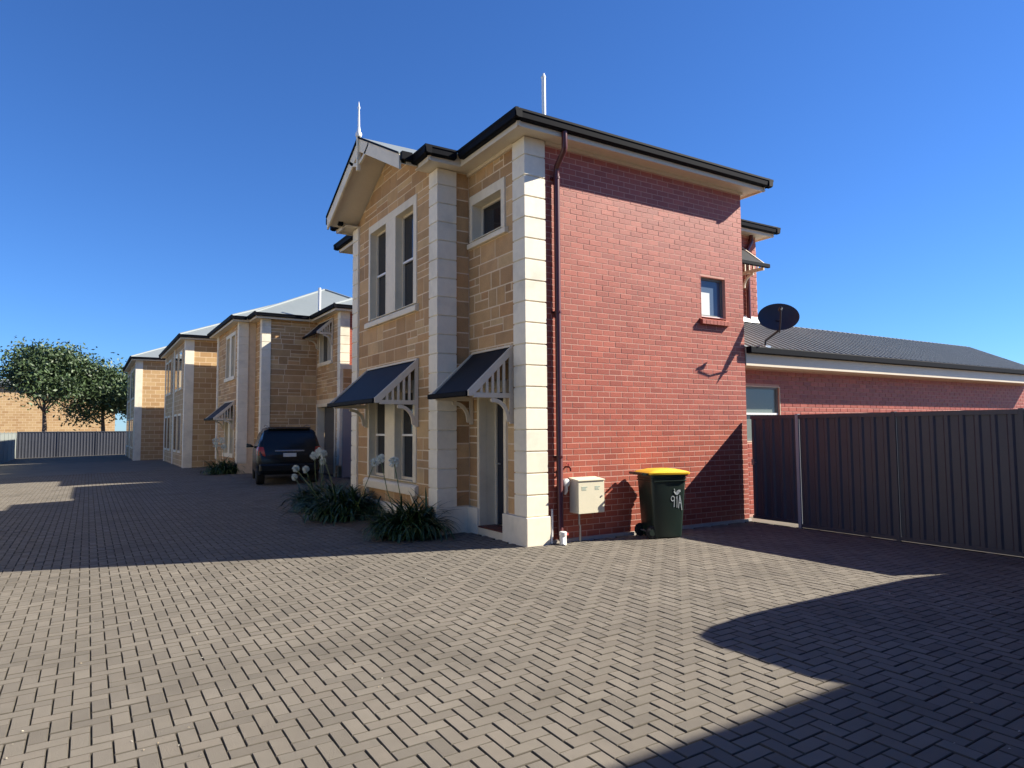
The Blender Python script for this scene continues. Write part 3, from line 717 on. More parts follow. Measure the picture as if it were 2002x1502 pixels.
tag(g.build('white_conduit', PVC, smooth=True), 'white bent conduit coming up from the paving beside the cream corner plinth', 'conduit')
ps = thing('drain_stub', 'white plastic drain pipe stub with red cap at the foot of the downpipe', 'pipe', (.53, -.11, -.03))
g = MB(); g.lathe([(.05, -.05), (.05, .10), (.056, .10), (.056, .14), (.045, .15), (0, .15)], (.525, -.12, 0), 'z', 14); g.tube([(.525, -.12, .08), (.47, -.20, -.03)], .035, 10); g.build('pipe_body', PVC, ps, smooth=True)
g = MB(); g.lathe([(0, 0), (.035, 0), (.035, .03), (0, .03)], (.60, -.09, .09), 'z', 12); g.tube([(.525, -.12, .10), (.60, -.09, .10)], .014, 8); g.build('red_cap', REDT, ps)
# wheelie bin
bn = thing('wheelie_bin', 'dark green wheelie bin with yellow lid and white painted 91A by the brick wall', 'bin', (2.17, -.365, gz(2)), R(-15))
bn.scale = (.92, .92, .985)
def ring(hx0, hx1, hy, z, r=.05):
    pts = []
    for (cx, cy, a0) in ((hx1 - r, hy - r, 0), (hx0 + r, hy - r, 90), (hx0 + r, -hy + r, 180), (hx1 - r, -hy + r, 270)):
        for k in range(4):
            a = R(a0 + k * 30); pts.append((cx + r * math.cos(a), cy + r * math.sin(a), z))
    return pts
g = MB(); g.loft([ring(-.24, .26, .225, .02), ring(-.245, .27, .23, .06), ring(-.285, .33, .262, .80), ring(-.29, .34, .27, .93), ring(-.31, .375, .285, .935), ring(-.31, .375, .285, .965), ring(-.29, .345, .265, .966)])
g.build('bin_body', BINM, bn, smooth=True, world=False)
for zz in (.90, .862):
    g = MB(); g.loft([ring(-.293, .343, .273, zz - .008), ring(-.301, .351, .281, zz - .004), ring(-.301, .351, .281, zz + .004), ring(-.293, .343, .273, zz + .008)]); g.build('body_rib', BINM, bn, world=False)
g = MB(); g.loft([ring(-.33, .40, .30, .958), ring(-.335, .405, .302, .985), ring(-.30, .37, .27, 1.005, .08), ring(-.16, .22, .18, 1.035, .08), ring(-.05, .1, .08, 1.042, .04)])
g.build('lid', LIDM, bn, smooth=True, world=False)
g = MB(); g.tube([(-.43, -.23, .972), (-.43, .23, .972)], .018, 10)
for yy in (-.22, -.08, .08, .22): g.box(-.435, -.29, yy - .016, yy + .016, .950, .982)
g.box(-.345, -.295, -.24, .24, .952, .975)
g.build('handle', BINM, bn, world=False)
for yy in (-.195, .195):
    g = MB(); g.lathe([(.0, -.025), (.07, -.025), (.098, -.018), (.098, .018), (.07, .025), (0, .025)], (-.275, yy, .098), 'y', 20); wh = g.build('wheel', RUB, bn, smooth=True, world=False)
    g = MB(); g.lathe([(.0, -.03), (.05, -.03), (.05, .03), (0, .03)], (-.275, yy, .098), 'y', 14); g.build('hub', BINM, wh, world=False)
g = MB(); g.tube([(-.275, -.19, .098), (-.275, .19, .098)], .012, 8); g.build('axle', STEEL, bn, world=False)
def side(u, z):                                      # point on the side that faces the camera (local -y face)
    hy = .225 + (.27 - .225) * (z - .02) / .91
    return Vector((u, -hy - .0035, z))
def stroke(pts, w, name):
    g = MB(); P = [side(*p) for p in pts]
    for i in range(len(P) - 1):
        a, b = P[i], P[i + 1]; t = (b - a).normalized(); nrm = Vector((0, -1, .05)).normalized(); s = t.cross(nrm) * (w[i] if isinstance(w, list) else w)
        a2, b2 = a - t * .003, b + t * .003
        g.add([a2 - s, b2 - s, b2 + s, a2 + s, a2 - s - nrm * .0015, b2 - s - nrm * .0015, b2 + s - nrm * .0015, a2 + s - nrm * .0015], [(0, 1, 2, 3), (4, 5, 6, 7), (0, 1, 5, 4), (1, 2, 6, 5), (2, 3, 7, 6), (3, 0, 4, 7)])
    g.build(name, PAINTW, bn, world=False)
nine = [(.085 + .030 * math.cos(R(a)), .595 + .036 * math.sin(R(a))) for a in range(0, 361, 30)]
stroke(nine + [(.115, .595), (.113, .55), (.108, .47)], .006, 'painted_digit')
stroke([(.150, .60), (.162, .63), (.160, .46)], .006, 'painted_digit')
stroke([(.188, .45), (.200, .55), (.212, .64), (.232, .54), (.250, .42)], .007, 'painted_letter'); stroke([(.198, .53), (.234, .525)], .006, 'painted_letter')
# emblem above the number
stroke([(.11, .70), (.125, .685), (.14, .665), (.155, .672), (.165, .70)], .012, 'emblem'); stroke([(.14, .665), (.165, .66), (.19, .68), (.205, .705), (.19, .715), (.165, .70)], .011, 'emblem'); stroke([(.12, .715), (.112, .74)], .006, 'emblem'); stroke([(.16, .70), (.215, .72), (.222, .695)], .007, 'emblem')
# satellite dish on the extension roof
dsh = thing('satellite_dish', 'dark oval satellite dish on the grey roof behind the brick wall', 'satellite dish', (5.33, .12, 3.08))
C0 = Vector((5.17, -.30, 3.54)); ax = Vector((-.66, -.62, .42)).normalized()
sx_ = Vector((0, 0, 1)).cross(ax).normalized(); sy_ = ax.cross(sx_)
g = MB(); vs = []; NR, NA = 7, 36
for side_ in (0, 1):
    for r in range(1, NR + 1):
        q = r / NR
        for k in range(NA):
            a = 2 * math.pi * k / NA; vs.append(C0 + sx_ * (.35 * q * math.cos(a)) + sy_ * (.285 * q * math.sin(a)) + ax * (.085 * q * q - .03 - side_ * .006))
base = len(vs); vs += [C0 - ax * .03, C0 - ax * .036]; fs = []
for sd in (0, 1):
    o = sd * NR * NA
    fs += [(o + k, o + (k + 1) % NA, base + sd) for k in range(NA)]
    fs += [(o + r * NA + k, o + r * NA + (k + 1) % NA, o + (r + 1) * NA + (k + 1) % NA, o + (r + 1) * NA + k) for r in range(NR - 1) for k in range(NA)]
e = (NR - 1) * NA; fs += [(e + k, e + (k + 1) % NA, NR * NA + e + (k + 1) % NA, NR * NA + e + k) for k in range(NA)]
g.add(vs, fs); g.build('reflector', DISHM, dsh, smooth=True)
lnb = C0 + ax * .42 - sy_ * .06; bot = C0 - sy_ * .285 + ax * .03
g = MB(); g.tube([bot - ax * .05, bot + (lnb - bot) * .5 - sy_ * .07, lnb - sy_ * .05], .013, 8); g.tube([lnb - sy_ * .05, lnb], .012, 8); g.build('feed_arm', DISHM, dsh, smooth=True)
g = MB(); g.tube([lnb + ax * .05, lnb - ax * .01, lnb - ax * .03, lnb - ax * .07], [.018, .022, .036, .036], 12); g.build('feed_horn', DISHM, dsh, smooth=True)
mt_ = C0 - ax * .12 - sy_ * .05
g = MB(); g.tube([C0 - ax * .03, mt_], .05, 10); g.tube([mt_ + Vector((0, 0, .06)), mt_ - Vector((0, 0, .12)), Vector((5.33, .10, 3.20)), Vector((5.33, .12, 3.06))], .022, 10); g.build('mast', DISHM, dsh, smooth=True)
g = MB(); g.box(5.26, 5.40, .05, .19, 3.065, 3.10); g.build('foot_plate', STEEL, dsh)
# side fence and gate
fn = thing('steel_fence', 'charcoal ribbed steel side gate and fence running from the brick wall', 'fence', (4.72, -2, gz(4)))
FXX = 4.70; FT = 1.80
def fence_panel(parent, axis, c, a, b, z0, z1, mat, name='fence_panel', rib=.19):
    g = MB(); v = []; u = a; prof = []
    while u < b - .02:
        for (du, dd_) in ((0, 0), (.05, 0), (.075, .022), (.12, .022), (.145, 0)):
            if u + du <= b: prof.append((u + du, dd_))
        u += rib
    prof.append((b, 0))
    for (uu, d) in prof:
        for z in (z0, z1): v.append((c - d, uu, z) if axis == 'x' else (uu, c - d, z))
    n = len(prof); f = [(2 * i, 2 * i + 2, 2 * i + 3, 2 * i + 1) for i in range(n - 1)]
    vb = [(p[0] + (.004 if axis == 'x' else 0), p[1] + (.004 if axis == 'y' else 0), p[2]) for p in v]
    g.add(v, f); g.add(vb, f)
    p = g.build(name, mat, parent)
    for (zz, hh) in ((z0, .05), (z1 - .05, .06)):
        r = MB()
        if axis == 'x': r.box(c - .032, c + .014, a, b, zz - .002, zz + hh)
        else: r.box(a, b, c - .032, c + .014, zz - .002, zz + hh)
        r.build('rail', mat, p)
    return p
fence_panel(fn, 'x', FXX, -.93, -.035, .03, FT, FENCE, 'gate_panel')
for yy in (-.96, -2.55, -4.15, -4.85):
    g = MB(); g.box(FXX - .035, FXX + .035, yy - .027, yy + .027, -.2, FT + .02); g.build('fence_post', M('pale_post', (0.35, 0.36, 0.37), .5) if yy == -.96 else FENCE, fn)
fence_panel(fn, 'x', FXX, -2.52, -.99, -.02, FT, FENCE); fence_panel(fn, 'x', FXX, -4.12, -2.58, -.02, FT, FENCE); fence_panel(fn, 'x', FXX, -4.82, -4.18, -.02, FT, FENCE)
g = MB(); g.box(FXX - .05, FXX - .02, -.10, -.05, .95, 1.05); g.tube([(FXX - .04, -.075, 1.0), (FXX - .07, -.075, 1.0), (FXX - .07, -.16, 1.0)], .008, 8); g.build('gate_latch', STEEL, fn)

# ------------------------------------------------------------------ agapanthus bed along the bay
bd = MB(); nb = 40; rbd = random.Random(9)
for k in range(nb):
    y0_, y1_ = 1.72 + k * 5.6 / nb, 1.72 + (k + 1) * 5.6 / nb
    e0, e1 = -1.42 + .06 * math.sin(k * .7), -1.42 + .06 * math.sin((k + 1) * .7)
    bd.quad((e0, y0_, gz(e0) + .006), (-.57, y0_, gz(-.57) + .035), (-.57, y1_, gz(-.57) + .035), (e1, y1_, gz(e1) + .006))
tag(bd.build('garden_bed', SOIL), kind='structure')
def strap_clump(name, label, x, y, r, h, n, seed, heads, group):
    rg = random.Random(seed); z0 = gz(x)
    t = thing(name, label, 'plant', (x, y, z0), 0, group); g = MB()
    for k in range(n):
        a = rg.uniform(0, 2 * math.pi); L_ = h * rg.uniform(.68, 1.08); lean = rg.uniform(.15, 1.0); w = rg.uniform(.015, .027)
        bx, by = x + rg.gauss(0, r * .28), y + rg.gauss(0, r * .28); d = Vector((math.cos(a), math.sin(a), 0)); s = Vector((-d.y, d.x, 0))
        vs = []; seg = 7; p = Vector((bx, by, z0)); ang = R(88 - 38 * lean); droop = R(rg.uniform(12, 27)) * (.45 + lean)
        for i in range(seg + 1):
            ww = w * (1 - (i / seg) ** 2.5 * .9); up = Vector((0, 0, .35 * ww))
            vs += [p - s * ww + up, p, p + s * ww + up]
            st = L_ * 1.25 / seg; p = p + (d * math.cos(ang) + Vector((0, 0, math.sin(ang)))) * st; ang -= droop
            if p.z < z0 + .02: p.z = z0 + .02
        f = []
        for i in range(seg): f += [(3 * i, 3 * i + 1, 3 * i + 4, 3 * i + 3), (3 * i + 1, 3 * i + 2, 3 * i + 5, 3 * i + 4)]
        g.add(vs, f, rg.random() * .97 + .01)
    tag(g.build('leaves', LEAF, t, fix=False), kind='stuff')
    for (hx, hy, hz, hr) in heads:
        st = MB(); b0 = Vector((x + (hx - x) * .3, y + (hy - y) * .3, z0 + .05)); e = Vector((hx, hy, hz)); md = (b0 + e) / 2 + Vector((rg.uniform(-.04, .04), rg.uniform(-.04, .04), .05))
        st.tube([b0, md, e], .007, 6); so_ = st.build('flower_stem', STEM, t, smooth=True)
        fl = MB()
        for k in range(48):
            v = Vector((rg.gauss(0, 1), rg.gauss(0, 1), rg.gauss(0, 1) + .25)).normalized(); q = e + v * hr * 1.05 * rg.uniform(.6, 1.0)
            fl.tube([e, q - v * .03], .0018, 3, .3, caps=False)
            a = v.cross(Vector((.3, .5, .8))).normalized(); b = v.cross(a)
            for j in range(5):
                an = j * 2 * math.pi / 5 + k; dr_ = (a * math.cos(an) + b * math.sin(an)); sd = v.cross(dr_) * .009
                tip = q + dr_ * .030 + v * .016
                fl.add([q - v * .028, q - v * .004 + dr_ * .009 - sd, tip, q - v * .004 + dr_ * .009 + sd], [(0, 1, 2, 3)], rg.random() * .97 + .01)
        fl.build('flower_head', PETAL, so_, fix=False)
    return t
strap_clump('agapanthus', 'dark strap-leaved agapanthus clump nearest the front door, below the bay corner', -.93, 1.95, .62, .66, 760, 21, [(-1.0, 2.42, 1.08, .085), (-1.12, 2.70, 1.13, .07)], 'agapanthus along the bay')
strap_clump('agapanthus', 'broad agapanthus clump under the bay window with few white heads', -1.08, 4.65, .72, .72, 860, 22, [(-1.05, 3.15, 1.05, .075), (-1.15, 5.9, 1.12, .09), (-1.5, 6.6, .80, .07)], 'agapanthus along the bay')
strap_clump('agapanthus', 'far agapanthus clump with several white flower heads below the bay end', -1.0, 6.3, .66, .74, 660, 23, [(-1.0, 7.0, 1.05, .09), (-1.0, 7.7, .72, .075), (-1.05, 8.5, .50, .07), (-1.15, 6.15, 1.16, .08), (-.9, 6.75, .93, .075)], 'agapanthus along the bay')

# ------------------------------------------------------------------ second townhouse further along the row
G2 = gz(-.5)
H2 = thing('townhouse', 'second townhouse of the row with shaded sandstone walls and garage behind the black car', 'house', (2.28, 15.6, 0))
r2 = random.Random(31)
X2, Y2, Y3, XA, Y4, XBB, Y5 = 2.28, 15.6, 18.64, .235, 19.9, -.36, 25.2
g = MB(); g.box(X2 + .30, 9.0, Y2 + .05, Y2 + .25, -.3, ZS); bw2 = g.build('brick_wall', BMORT, H2)
rr = MB()
for (x, z, l) in brick_courses(X2 + .33, 6.0, 0.015, 67, []):
    v, f = brick_geo(l, BH); rr.add([(x + p[0], Y2 + .044 + p[1], z + p[2]) for p in v], f, r2.random() * .98 + .01)
tag(rr.build('brickwork', BRICK, bw2, fix=False), kind='stuff')
quoin(H2, X2, X2 + .34, Y2, Y2 + .33)
# low stone panel and ledge at the corner
g = MB(); g.box(X2 + .02, X2 + .9, Y2 - .03, Y2 + .03, 3.78, 3.92); g.build('string_course', RENDER_, H2)
wl_, st = stonework(H2, 'corner_stone_wall', None, 'y', Y2 - .025, stone_rows(2.35, 3.78, [], r2), X2 + .10, X2 + .9, [], r2); lay_stones(wl_, st, 'y', Y2 - .025, r2)
g = MB(); g.box(X2 + .10, X2 + .9, Y2 - .028, Y2 + .03, -.3, 2.35); g.build('rendered_panel', M('grey_render', (.30, .30, .31), .8), H2)
GAR = (16.30, 18.50, -.3, 2.50); UW2 = (16.62, 18.30, 4.05, 5.45)
wl_, st = stonework(H2, 'garage_stone_wall', None, 'x', X2 + .045, stone_rows(-.1, ZS, [GAR[3], UW2[2], UW2[3]], r2), Y2 + .33, Y3 + .05, [(GAR[0] - .12, GAR[1] + .12, -.3, GAR[3] + .12), UW2], r2, wmin=.3, wmax=.8); lay_stones(wl_, st, 'x', X2 + .045, r2)
wl_, st = stonework(H2, 'return_stone_wall', None, 'y', Y3 + .04, stone_rows(-.1, ZS, [], r2), XA + .30, X2 + .04, [], r2, wmin=.3, wmax=.85); lay_stones(wl_, st, 'y', Y3 + .04, r2)
quoin(H2, XA, XA + .33, Y3, Y3 + .33)
wl_, st = stonework(H2, 'bay_stone_wall', None, 'x', XA + .045, stone_rows(-.1, ZS, [], r2), Y3 + .33, Y4 + .05, [], r2, wmin=.3, wmax=.7); lay_stones(wl_, st, 'x', XA + .045, r2)
quoin(H2, XBB, XBB + .36, Y4, Y4 + .33); quoin(H2, XBB, XBB + .36, Y5 - .33, Y5)
BW2 = (20.75, 22.95, 3.65, 5.60); BW3 = (20.75, 22.95, .55, 2.4)
wl_, st = stonework(H2, 'front_stone_wall', None, 'x', XBB + .045, stone_rows(-.1, ZS, [BW2[2], BW2[3], BW3[2], BW3[3]], r2), Y4 + .33, Y5 - .33, [BW2, BW3], r2, wmin=.35, wmax=.9); lay_stones(wl_, st, 'x', XBB + .045, r2)
g = MB(); g.box(XA + .06, XA + .12, Y4 + .02, Y4 + .08, -.3, ZS); g.box(XBB + .06, 8.9, Y4 + .05, Y4 + .2, -.3, ZS); g.box(XBB + .06, 8.9, Y5 - .2, Y5 - .05, -.3, ZS); g.box(8.8, 9.0, Y2 + .26, Y5, -.3, ZS); g.build('inner_wall', SMORT, H2)
for bw_ in (BW2, BW3):
    s = MB(); sx = XBB + .02
    s.box(sx, sx + .2, bw_[0], bw_[0] + .12, bw_[2] + .15, bw_[3]); s.box(sx, sx + .2, bw_[1] - .12, bw_[1], bw_[2] + .15, bw_[3]); ym = (bw_[0] + bw_[1]) / 2
    s.box(sx, sx + .2, ym - .2, ym + .2, bw_[2] + .15, bw_[3] - .14); s.box(sx + .001, sx + .2, bw_[0] + .12, bw_[1] - .12, bw_[3] - .14, bw_[3]); s.box(sx - .05, sx + .2, bw_[0] - .06, bw_[1] + .06, bw_[2], bw_[2] + .15)
    w = s.build('bay_window', CREAM, H2)
    for (a, b) in ((bw_[0] + .12, ym - .2), (ym + .2, bw_[1] - .12)): sash_window(w, 'sash', sx, a, b, bw_[2] + .155, bw_[3] - .145, .15)
awning(H2, XBB + .03, XBB - .70, 20.7, 23.0, 2.76, 2.10)
# garage opening
s = MB(); sx = X2 + .02
s.box(sx, sx + .3, GAR[0] - .12, GAR[0], -.3, GAR[3] + .12); s.box(sx, sx + .3, GAR[1], GAR[1] + .12, -.3, GAR[3] + .12); s.box(sx + .001, sx + .3, GAR[0], GAR[1], GAR[3], GAR[3] + .12)
gs_ = s.build('garage_surround', CREAM, H2)
gd = MB(); gd.box(sx + .32, sx + .36, GAR[0] - .02, GAR[1] + .02, -.3, GAR[3] + .02); GDM = M('grey_garage_door', (.085, .088, .092), .5); gdo = gd.build('garage_door', GDM, H2)
for k in range(8):
    zz = G2 + .02 + k * .325; q = MB(); q.box(sx + .305, sx + .32, GAR[0] + .005, GAR[1] - .005, zz, zz + .30); q.build('door_panel', GDM, gdo, bevel=.006)
s = MB(); s.box(X2 + .015, X2 + .2, UW2[0], UW2[0] + .11, UW2[2] + .13, UW2[3]); s.box(X2 + .015, X2 + .2, UW2[1] - .11, UW2[1], UW2[2] + .13, UW2[3]); s.box(X2 + .016, X2 + .2, UW2[0] + .11, UW2[1] - .11, UW2[3] - .12, UW2[3]); s.box(X2 - .03, X2 + .2, UW2[0] - .05, UW2[1] + .05, UW2[2], UW2[2] + .13)
w = s.build('garage_window', CREAM, H2)
ym = (UW2[0] + UW2[1]) / 2 - .3
for (a, b) in ((UW2[0] + .11, ym - .02), (ym + .02, UW2[1] - .11)): sash_window(w, 'sash', X2 + .015, a, b, UW2[2] + .135, UW2[3] - .125, .14, rail=False)
s = MB(); s.box(X2 + .12, X2 + .2, ym - .02, ym + .02, UW2[2] + .13, UW2[3] - .12); s.build('mullion', WHITE, w)
awning(H2, X2 + .03, X2 - .52, 16.55, 18.40, 5.70, 5.18, nbal=4)
zt = 6.015
runs2 = [((1.895, 15.215), (9.2, 15.215), 0, -1), ((1.894, 15.216), (1.894, 18.255), -1, 0, 1), ((-.15, 18.255), (1.895, 18.255), 0, -1, 1), ((-.151, 18.256), (-.151, 19.515), -1, 0, 1), ((-.745, 19.515), (-.15, 19.515), 0, -1, 1), ((-.746, 19.516), (-.746, 25.6), -1, 0), ((-.745, 25.6), (9.2, 25.6), 0, 1)]
eave_run(H2, runs2)
sf = MB()
for (a, b, c, d) in ((2.03, 9, 15.35, 15.95), (2.03, 2.6, 15.951, 18.7), (-.01, 2.02, 18.39, 18.95), (-.01, .5, 18.951, 19.95), (-.61, -.011, 19.65, 20.2), (-.61, .0, 20.201, 25.46)): sf.box(a, b, c, d, zf, zf + .012)
sf.build('soffit', CREAMW, H2)
rf = MB(); pA = hip(rf, 1.95, 8.8, 15.27, 24.0, 6.0, 24); pB = hip(rf, -.095, 7.2, 18.31, 25.55, 5.998, 27); pC = hip(rf, -.69, 6.2, 19.57, 25.548, 5.996, 24)
ro2 = rf.build('roof', ROOFG, H2, fix=False)
cp = MB()
for P_ in (pA, pB, pC):
    a, b, c = P_
    for p, q in ((c[0], a), (c[3], b if P_ is pA else a), (c[1], a if P_ is pA else b)): capline(cp, p, q, .06)
cp.build('ridge_cap', ROOFG, ro2, smooth=True)
g = MB(); g.tube([(2.19, 17.95, 6.0), (2.19, 17.95, 7.08)], .055, 10); g.build('vent_pipe', WHITE, ro2, smooth=True)
strap_clump('agapanthus', 'pale-flowered agapanthus at the foot of the second townhouse left of the car', -.75, 20.4, .7, .7, 420, 24, [(-.8, 20.6, 1.25, .12), (-.95, 20.9, 1.05, .12), (-.8, 20.1, 1.0, .10), (-.9, 21.4, 1.2, .13)], 'agapanthus along the bay')
# third townhouse, same family, plain at this distance
def ashlar(name):
    m = M(name, (.46, .29, .13), .85, noise=(2, .12)); nt = m.node_tree; N = nt.nodes; L = nt.links; b = N['Principled BSDF']
    ge = N.new('ShaderNodeNewGeometry'); sp = N.new('ShaderNodeSeparateXYZ'); L.new(ge.outputs['Position'], sp.inputs[0])
    ad = N.new('ShaderNodeMath'); L.new(sp.outputs[0], ad.inputs[0]); L.new(sp.outputs[1], ad.inputs[1])
    cb = N.new('ShaderNodeCombineXYZ'); L.new(ad.outputs[0], cb.inputs[0]); L.new(sp.outputs[2], cb.inputs[1])
    bt = N.new('ShaderNodeTexBrick'); bt.inputs['Scale'].default_value = 1.0; bt.inputs['Brick Width'].default_value = .52; bt.inputs['Row Height'].default_value = .24; bt.inputs['Mortar Size'].default_value = .012
    bt.inputs['Color1'].default_value = (.42, .25, .11, 1); bt.inputs['Color2'].default_value = (.55, .37, .18, 1); bt.inputs['Mortar'].default_value = (.70, .54, .35, 1)
    L.new(cb.outputs[0], bt.inputs['Vector']); L.new(bt.outputs['Color'], b.inputs['Base Color']); return m
FARS = ashlar('far_sandstone')
def far_house(x, y, label):
    t = thing('townhouse', label, 'house', (x, y, 0), 0, 'townhouses of the row')
    g = MB(); g.box(x, x + 10, y, y + 9.5, -.4, ZS); g.build('wall', FARS, t)
    for (a, b) in ((y - .02, y + .33), (y + 4.6, y + 4.95), (y + 9.2, y + 9.52)):
        g = MB(); g.box(x - .04, x + .34, a, b, -.4, ZS - .01); g.build('quoin', RENDER_, t)
    for yy in (y + 1.2, y + 3.0, y + 6.2, y + 7.8):
        for zz in (.7, 3.7):
            s = MB(); s.box(x - .05, x + .05, yy - .1, yy + 1.0, zz - .12, zz + 1.75); w = s.build('window', CREAM, t)
            s = MB(); s.box(x - .056, x + .04, yy, yy + .9, zz, zz + 1.65); s.build('pane', GLASS, w)
    eave_run(t, [((x - .385, y - .385), (x + 10.3, y - .385), 0, -1), ((x - .386, y - .384), (x - .386, y + 9.9), -1, 0)])
    g = MB(); g.box(x - .25, x + 10, y - .25, y + 9.7, ZS + .003, ZS + .015); g.build('soffit', CREAMW, t)
    rf = MB(); a, b, c = hip(rf, x - .33, x + 10.3, y - .33, y + 9.85, 6.0, 24); r_ = rf.build('roof', ROOFG, t, fix=False)
    cp = MB(); capline(cp, c[0], a, .06); capline(cp, c[3], a, .06); cp.build('ridge_cap', ROOFG, r_, smooth=True)
    return t
far_house(-1.5, 26.4, 'third sandstone townhouse, just beyond the second, standing further forward')
far_house(-13.0, 70.0, 'distant pale stone house beyond the end fence and trees')
far_house(-2.9, 38.0, 'farthest sandstone townhouse at the end of the driveway')

# ------------------------------------------------------------------ parked black car
CY = 13.15; CXC = -.02; CG = gz(CXC) - .012
car = thing('parked_car', 'black four wheel drive parked with its tail lights facing down the driveway', 'car', (CXC, CY, CG), R(-9))
def sec(y, wb_, zb_, ws, zs, wr, zr, crown=.04):
    """half-profile of the body: sill, shoulder, roof; returns a closed ring of 14 points"""
    h = [(wb_ * .93, zb_), (wb_, zb_ + .12), (ws * 1.005, (zb_ + zs) / 2), (ws, zs), ((ws * .45 + wr * .55), zs + (zr - zs) * .6), (wr, zr - .05), (wr * .82, zr)]
    return [(x, y, z) for (x, z) in h] + [(-x, y, z) for (x, z) in reversed(h)]
S = [(0.00, .78, .42, .84, .86, .80, .98), (.05, .86, .34, .90, 1.02, .80, 1.12), (.14, .90, .32, .93, 1.06, .78, 1.42), (.32, .92, .30, .935, 1.07, .73, 1.70), (.75, .93, .28, .94, 1.07, .70, 1.755), (1.9, .93, .26, .945, 1.05, .70, 1.765), (2.6, .93, .26, .945, 1.03, .69, 1.71), (3.2, .93, .26, .94, 1.02, .76, 1.18), (3.5, .92, .26, .93, 1.0, .78, 1.08), (4.3, .90, .28, .90, .90, .74, .96), (4.55, .84, .32, .84, .76, .66, .82), (4.62, .76, .40, .76, .62, .60, .66)]
g = MB(); g.loft([sec(*s) for s in S]); body = g.build('body', CARP, car, smooth=True, world=False)
# rear window, side windows
def q4(a, b, c, d, t, mat, name, parent, off):
    g = MB(); o = Vector(off); P = [Vector(p) for p in (a, b, c, d)]
    g.add(P + [p + o * t for p in P], [(0, 1, 2, 3), (4, 5, 6, 7), (0, 1, 5, 4), (1, 2, 6, 5), (2, 3, 7, 6), (3, 0, 4, 7)]); return g.build(name, mat, parent, world=False)
q4((-.76, .095, 1.13), (.76, .095, 1.13), (.64, .275, 1.62), (-.64, .275, 1.62), .02, CARG, 'rear_window', car, (0, -1, .3))
for s_ in (-1, 1):
    for (y0_, y1_) in ((.42, 1.15), (1.22, 2.05), (2.12, 2.85)):
        q4((s_ * .925, y0_, 1.10), (s_ * .925, y1_, 1.09), (s_ * (.775 if y1_ < 2.5 else .86), y1_ - .1 * (y1_ > 2.5), 1.60 if y1_ < 2.5 else 1.30), (s_ * .775, y0_ + .08, 1.60), .01, CARG, 'side_window', car, (s_, 0, .3))
    g = MB(); g.loft([[(s_ * x, y, z) for (x, y, z) in ring_] for ring_ in (
        [(.70, -.005, .88), (.86, .03, .88), (.925, .13, .88), (.80, .10, .88)], [(.70, -.02, .92), (.89, .025, .92), (.945, .20, .92), (.80, .10, .92)],
        [(.74, .015, 1.10), (.90, .06, 1.10), (.95, .22, 1.10), (.80, .15, 1.10)], [(.76, .05, 1.16), (.88, .08, 1.16), (.92, .18, 1.16), (.80, .18, 1.16)])]); g.build('tail_lamp', TAIL, car, smooth=True, world=False)
    g = MB(); g.loft([[(s_ * x, y, z) for (x, y, z) in r_] for r_ in ([(.93, 2.62, 1.10), (.93, 2.70, 1.10), (.93, 2.70, 1.14), (.93, 2.62, 1.14)], [(1.02, 2.60, 1.10), (1.02, 2.72, 1.10), (1.02, 2.72, 1.20), (1.02, 2.60, 1.20)], [(1.16, 2.62, 1.10), (1.16, 2.72, 1.10), (1.16, 2.72, 1.23), (1.16, 2.62, 1.23)])]); g.build('mirror', CARP, car, bevel=.02, world=False)
    for yy in (.85, 3.62):
        g = MB(); g.lathe([(.20, -.12), (.34, -.12), (.37, -.09), (.37, .09), (.34, .12), (.20, .12)], (s_ * .80, yy, .37), 'x', 24); wh = g.build('wheel', RUB, car, smooth=True, world=False)
        g = MB(); g.lathe([(0, -.10), (.235, -.10), (.24, .10), (0, .10)], (s_ * .815, yy, .37), 'x', 18); g.build('rim', STEEL, wh, world=False)
g = MB(); g.box(-.86, .86, -.07, .10, .40, .66); g.build('rear_bumper', CARP, car, bevel=.05, world=False)
g = MB(); g.box(-.42, .42, -.018, .03, 1.015, 1.06); g.build('chrome_strip', CHROME, car, bevel=.01, world=False)
g = MB(); g.box(-.19, .19, -.022, .02, .86, .97); pl_ = g.build('number_plate', PLATE, car, world=False)
g = MB(); g.box(-.62, .62, .22, .42, 1.715, 1.75); g.build('spoiler', CARP, car, bevel=.012, world=False)
g = MB(); g.tube([(0.0, .08, 1.15), (.34, .10, 1.19)], .01, 6); g.build('wiper', RUB, car, world=False)
for s_ in (-1, 1):
    g = MB(); g.tube([(s_ * .63, .6, 1.79), (s_ * .64, 1.4, 1.82), (s_ * .63, 2.3, 1.79)], .018, 8); g.build('roof_rail', CHROME, car, smooth=True, world=False)

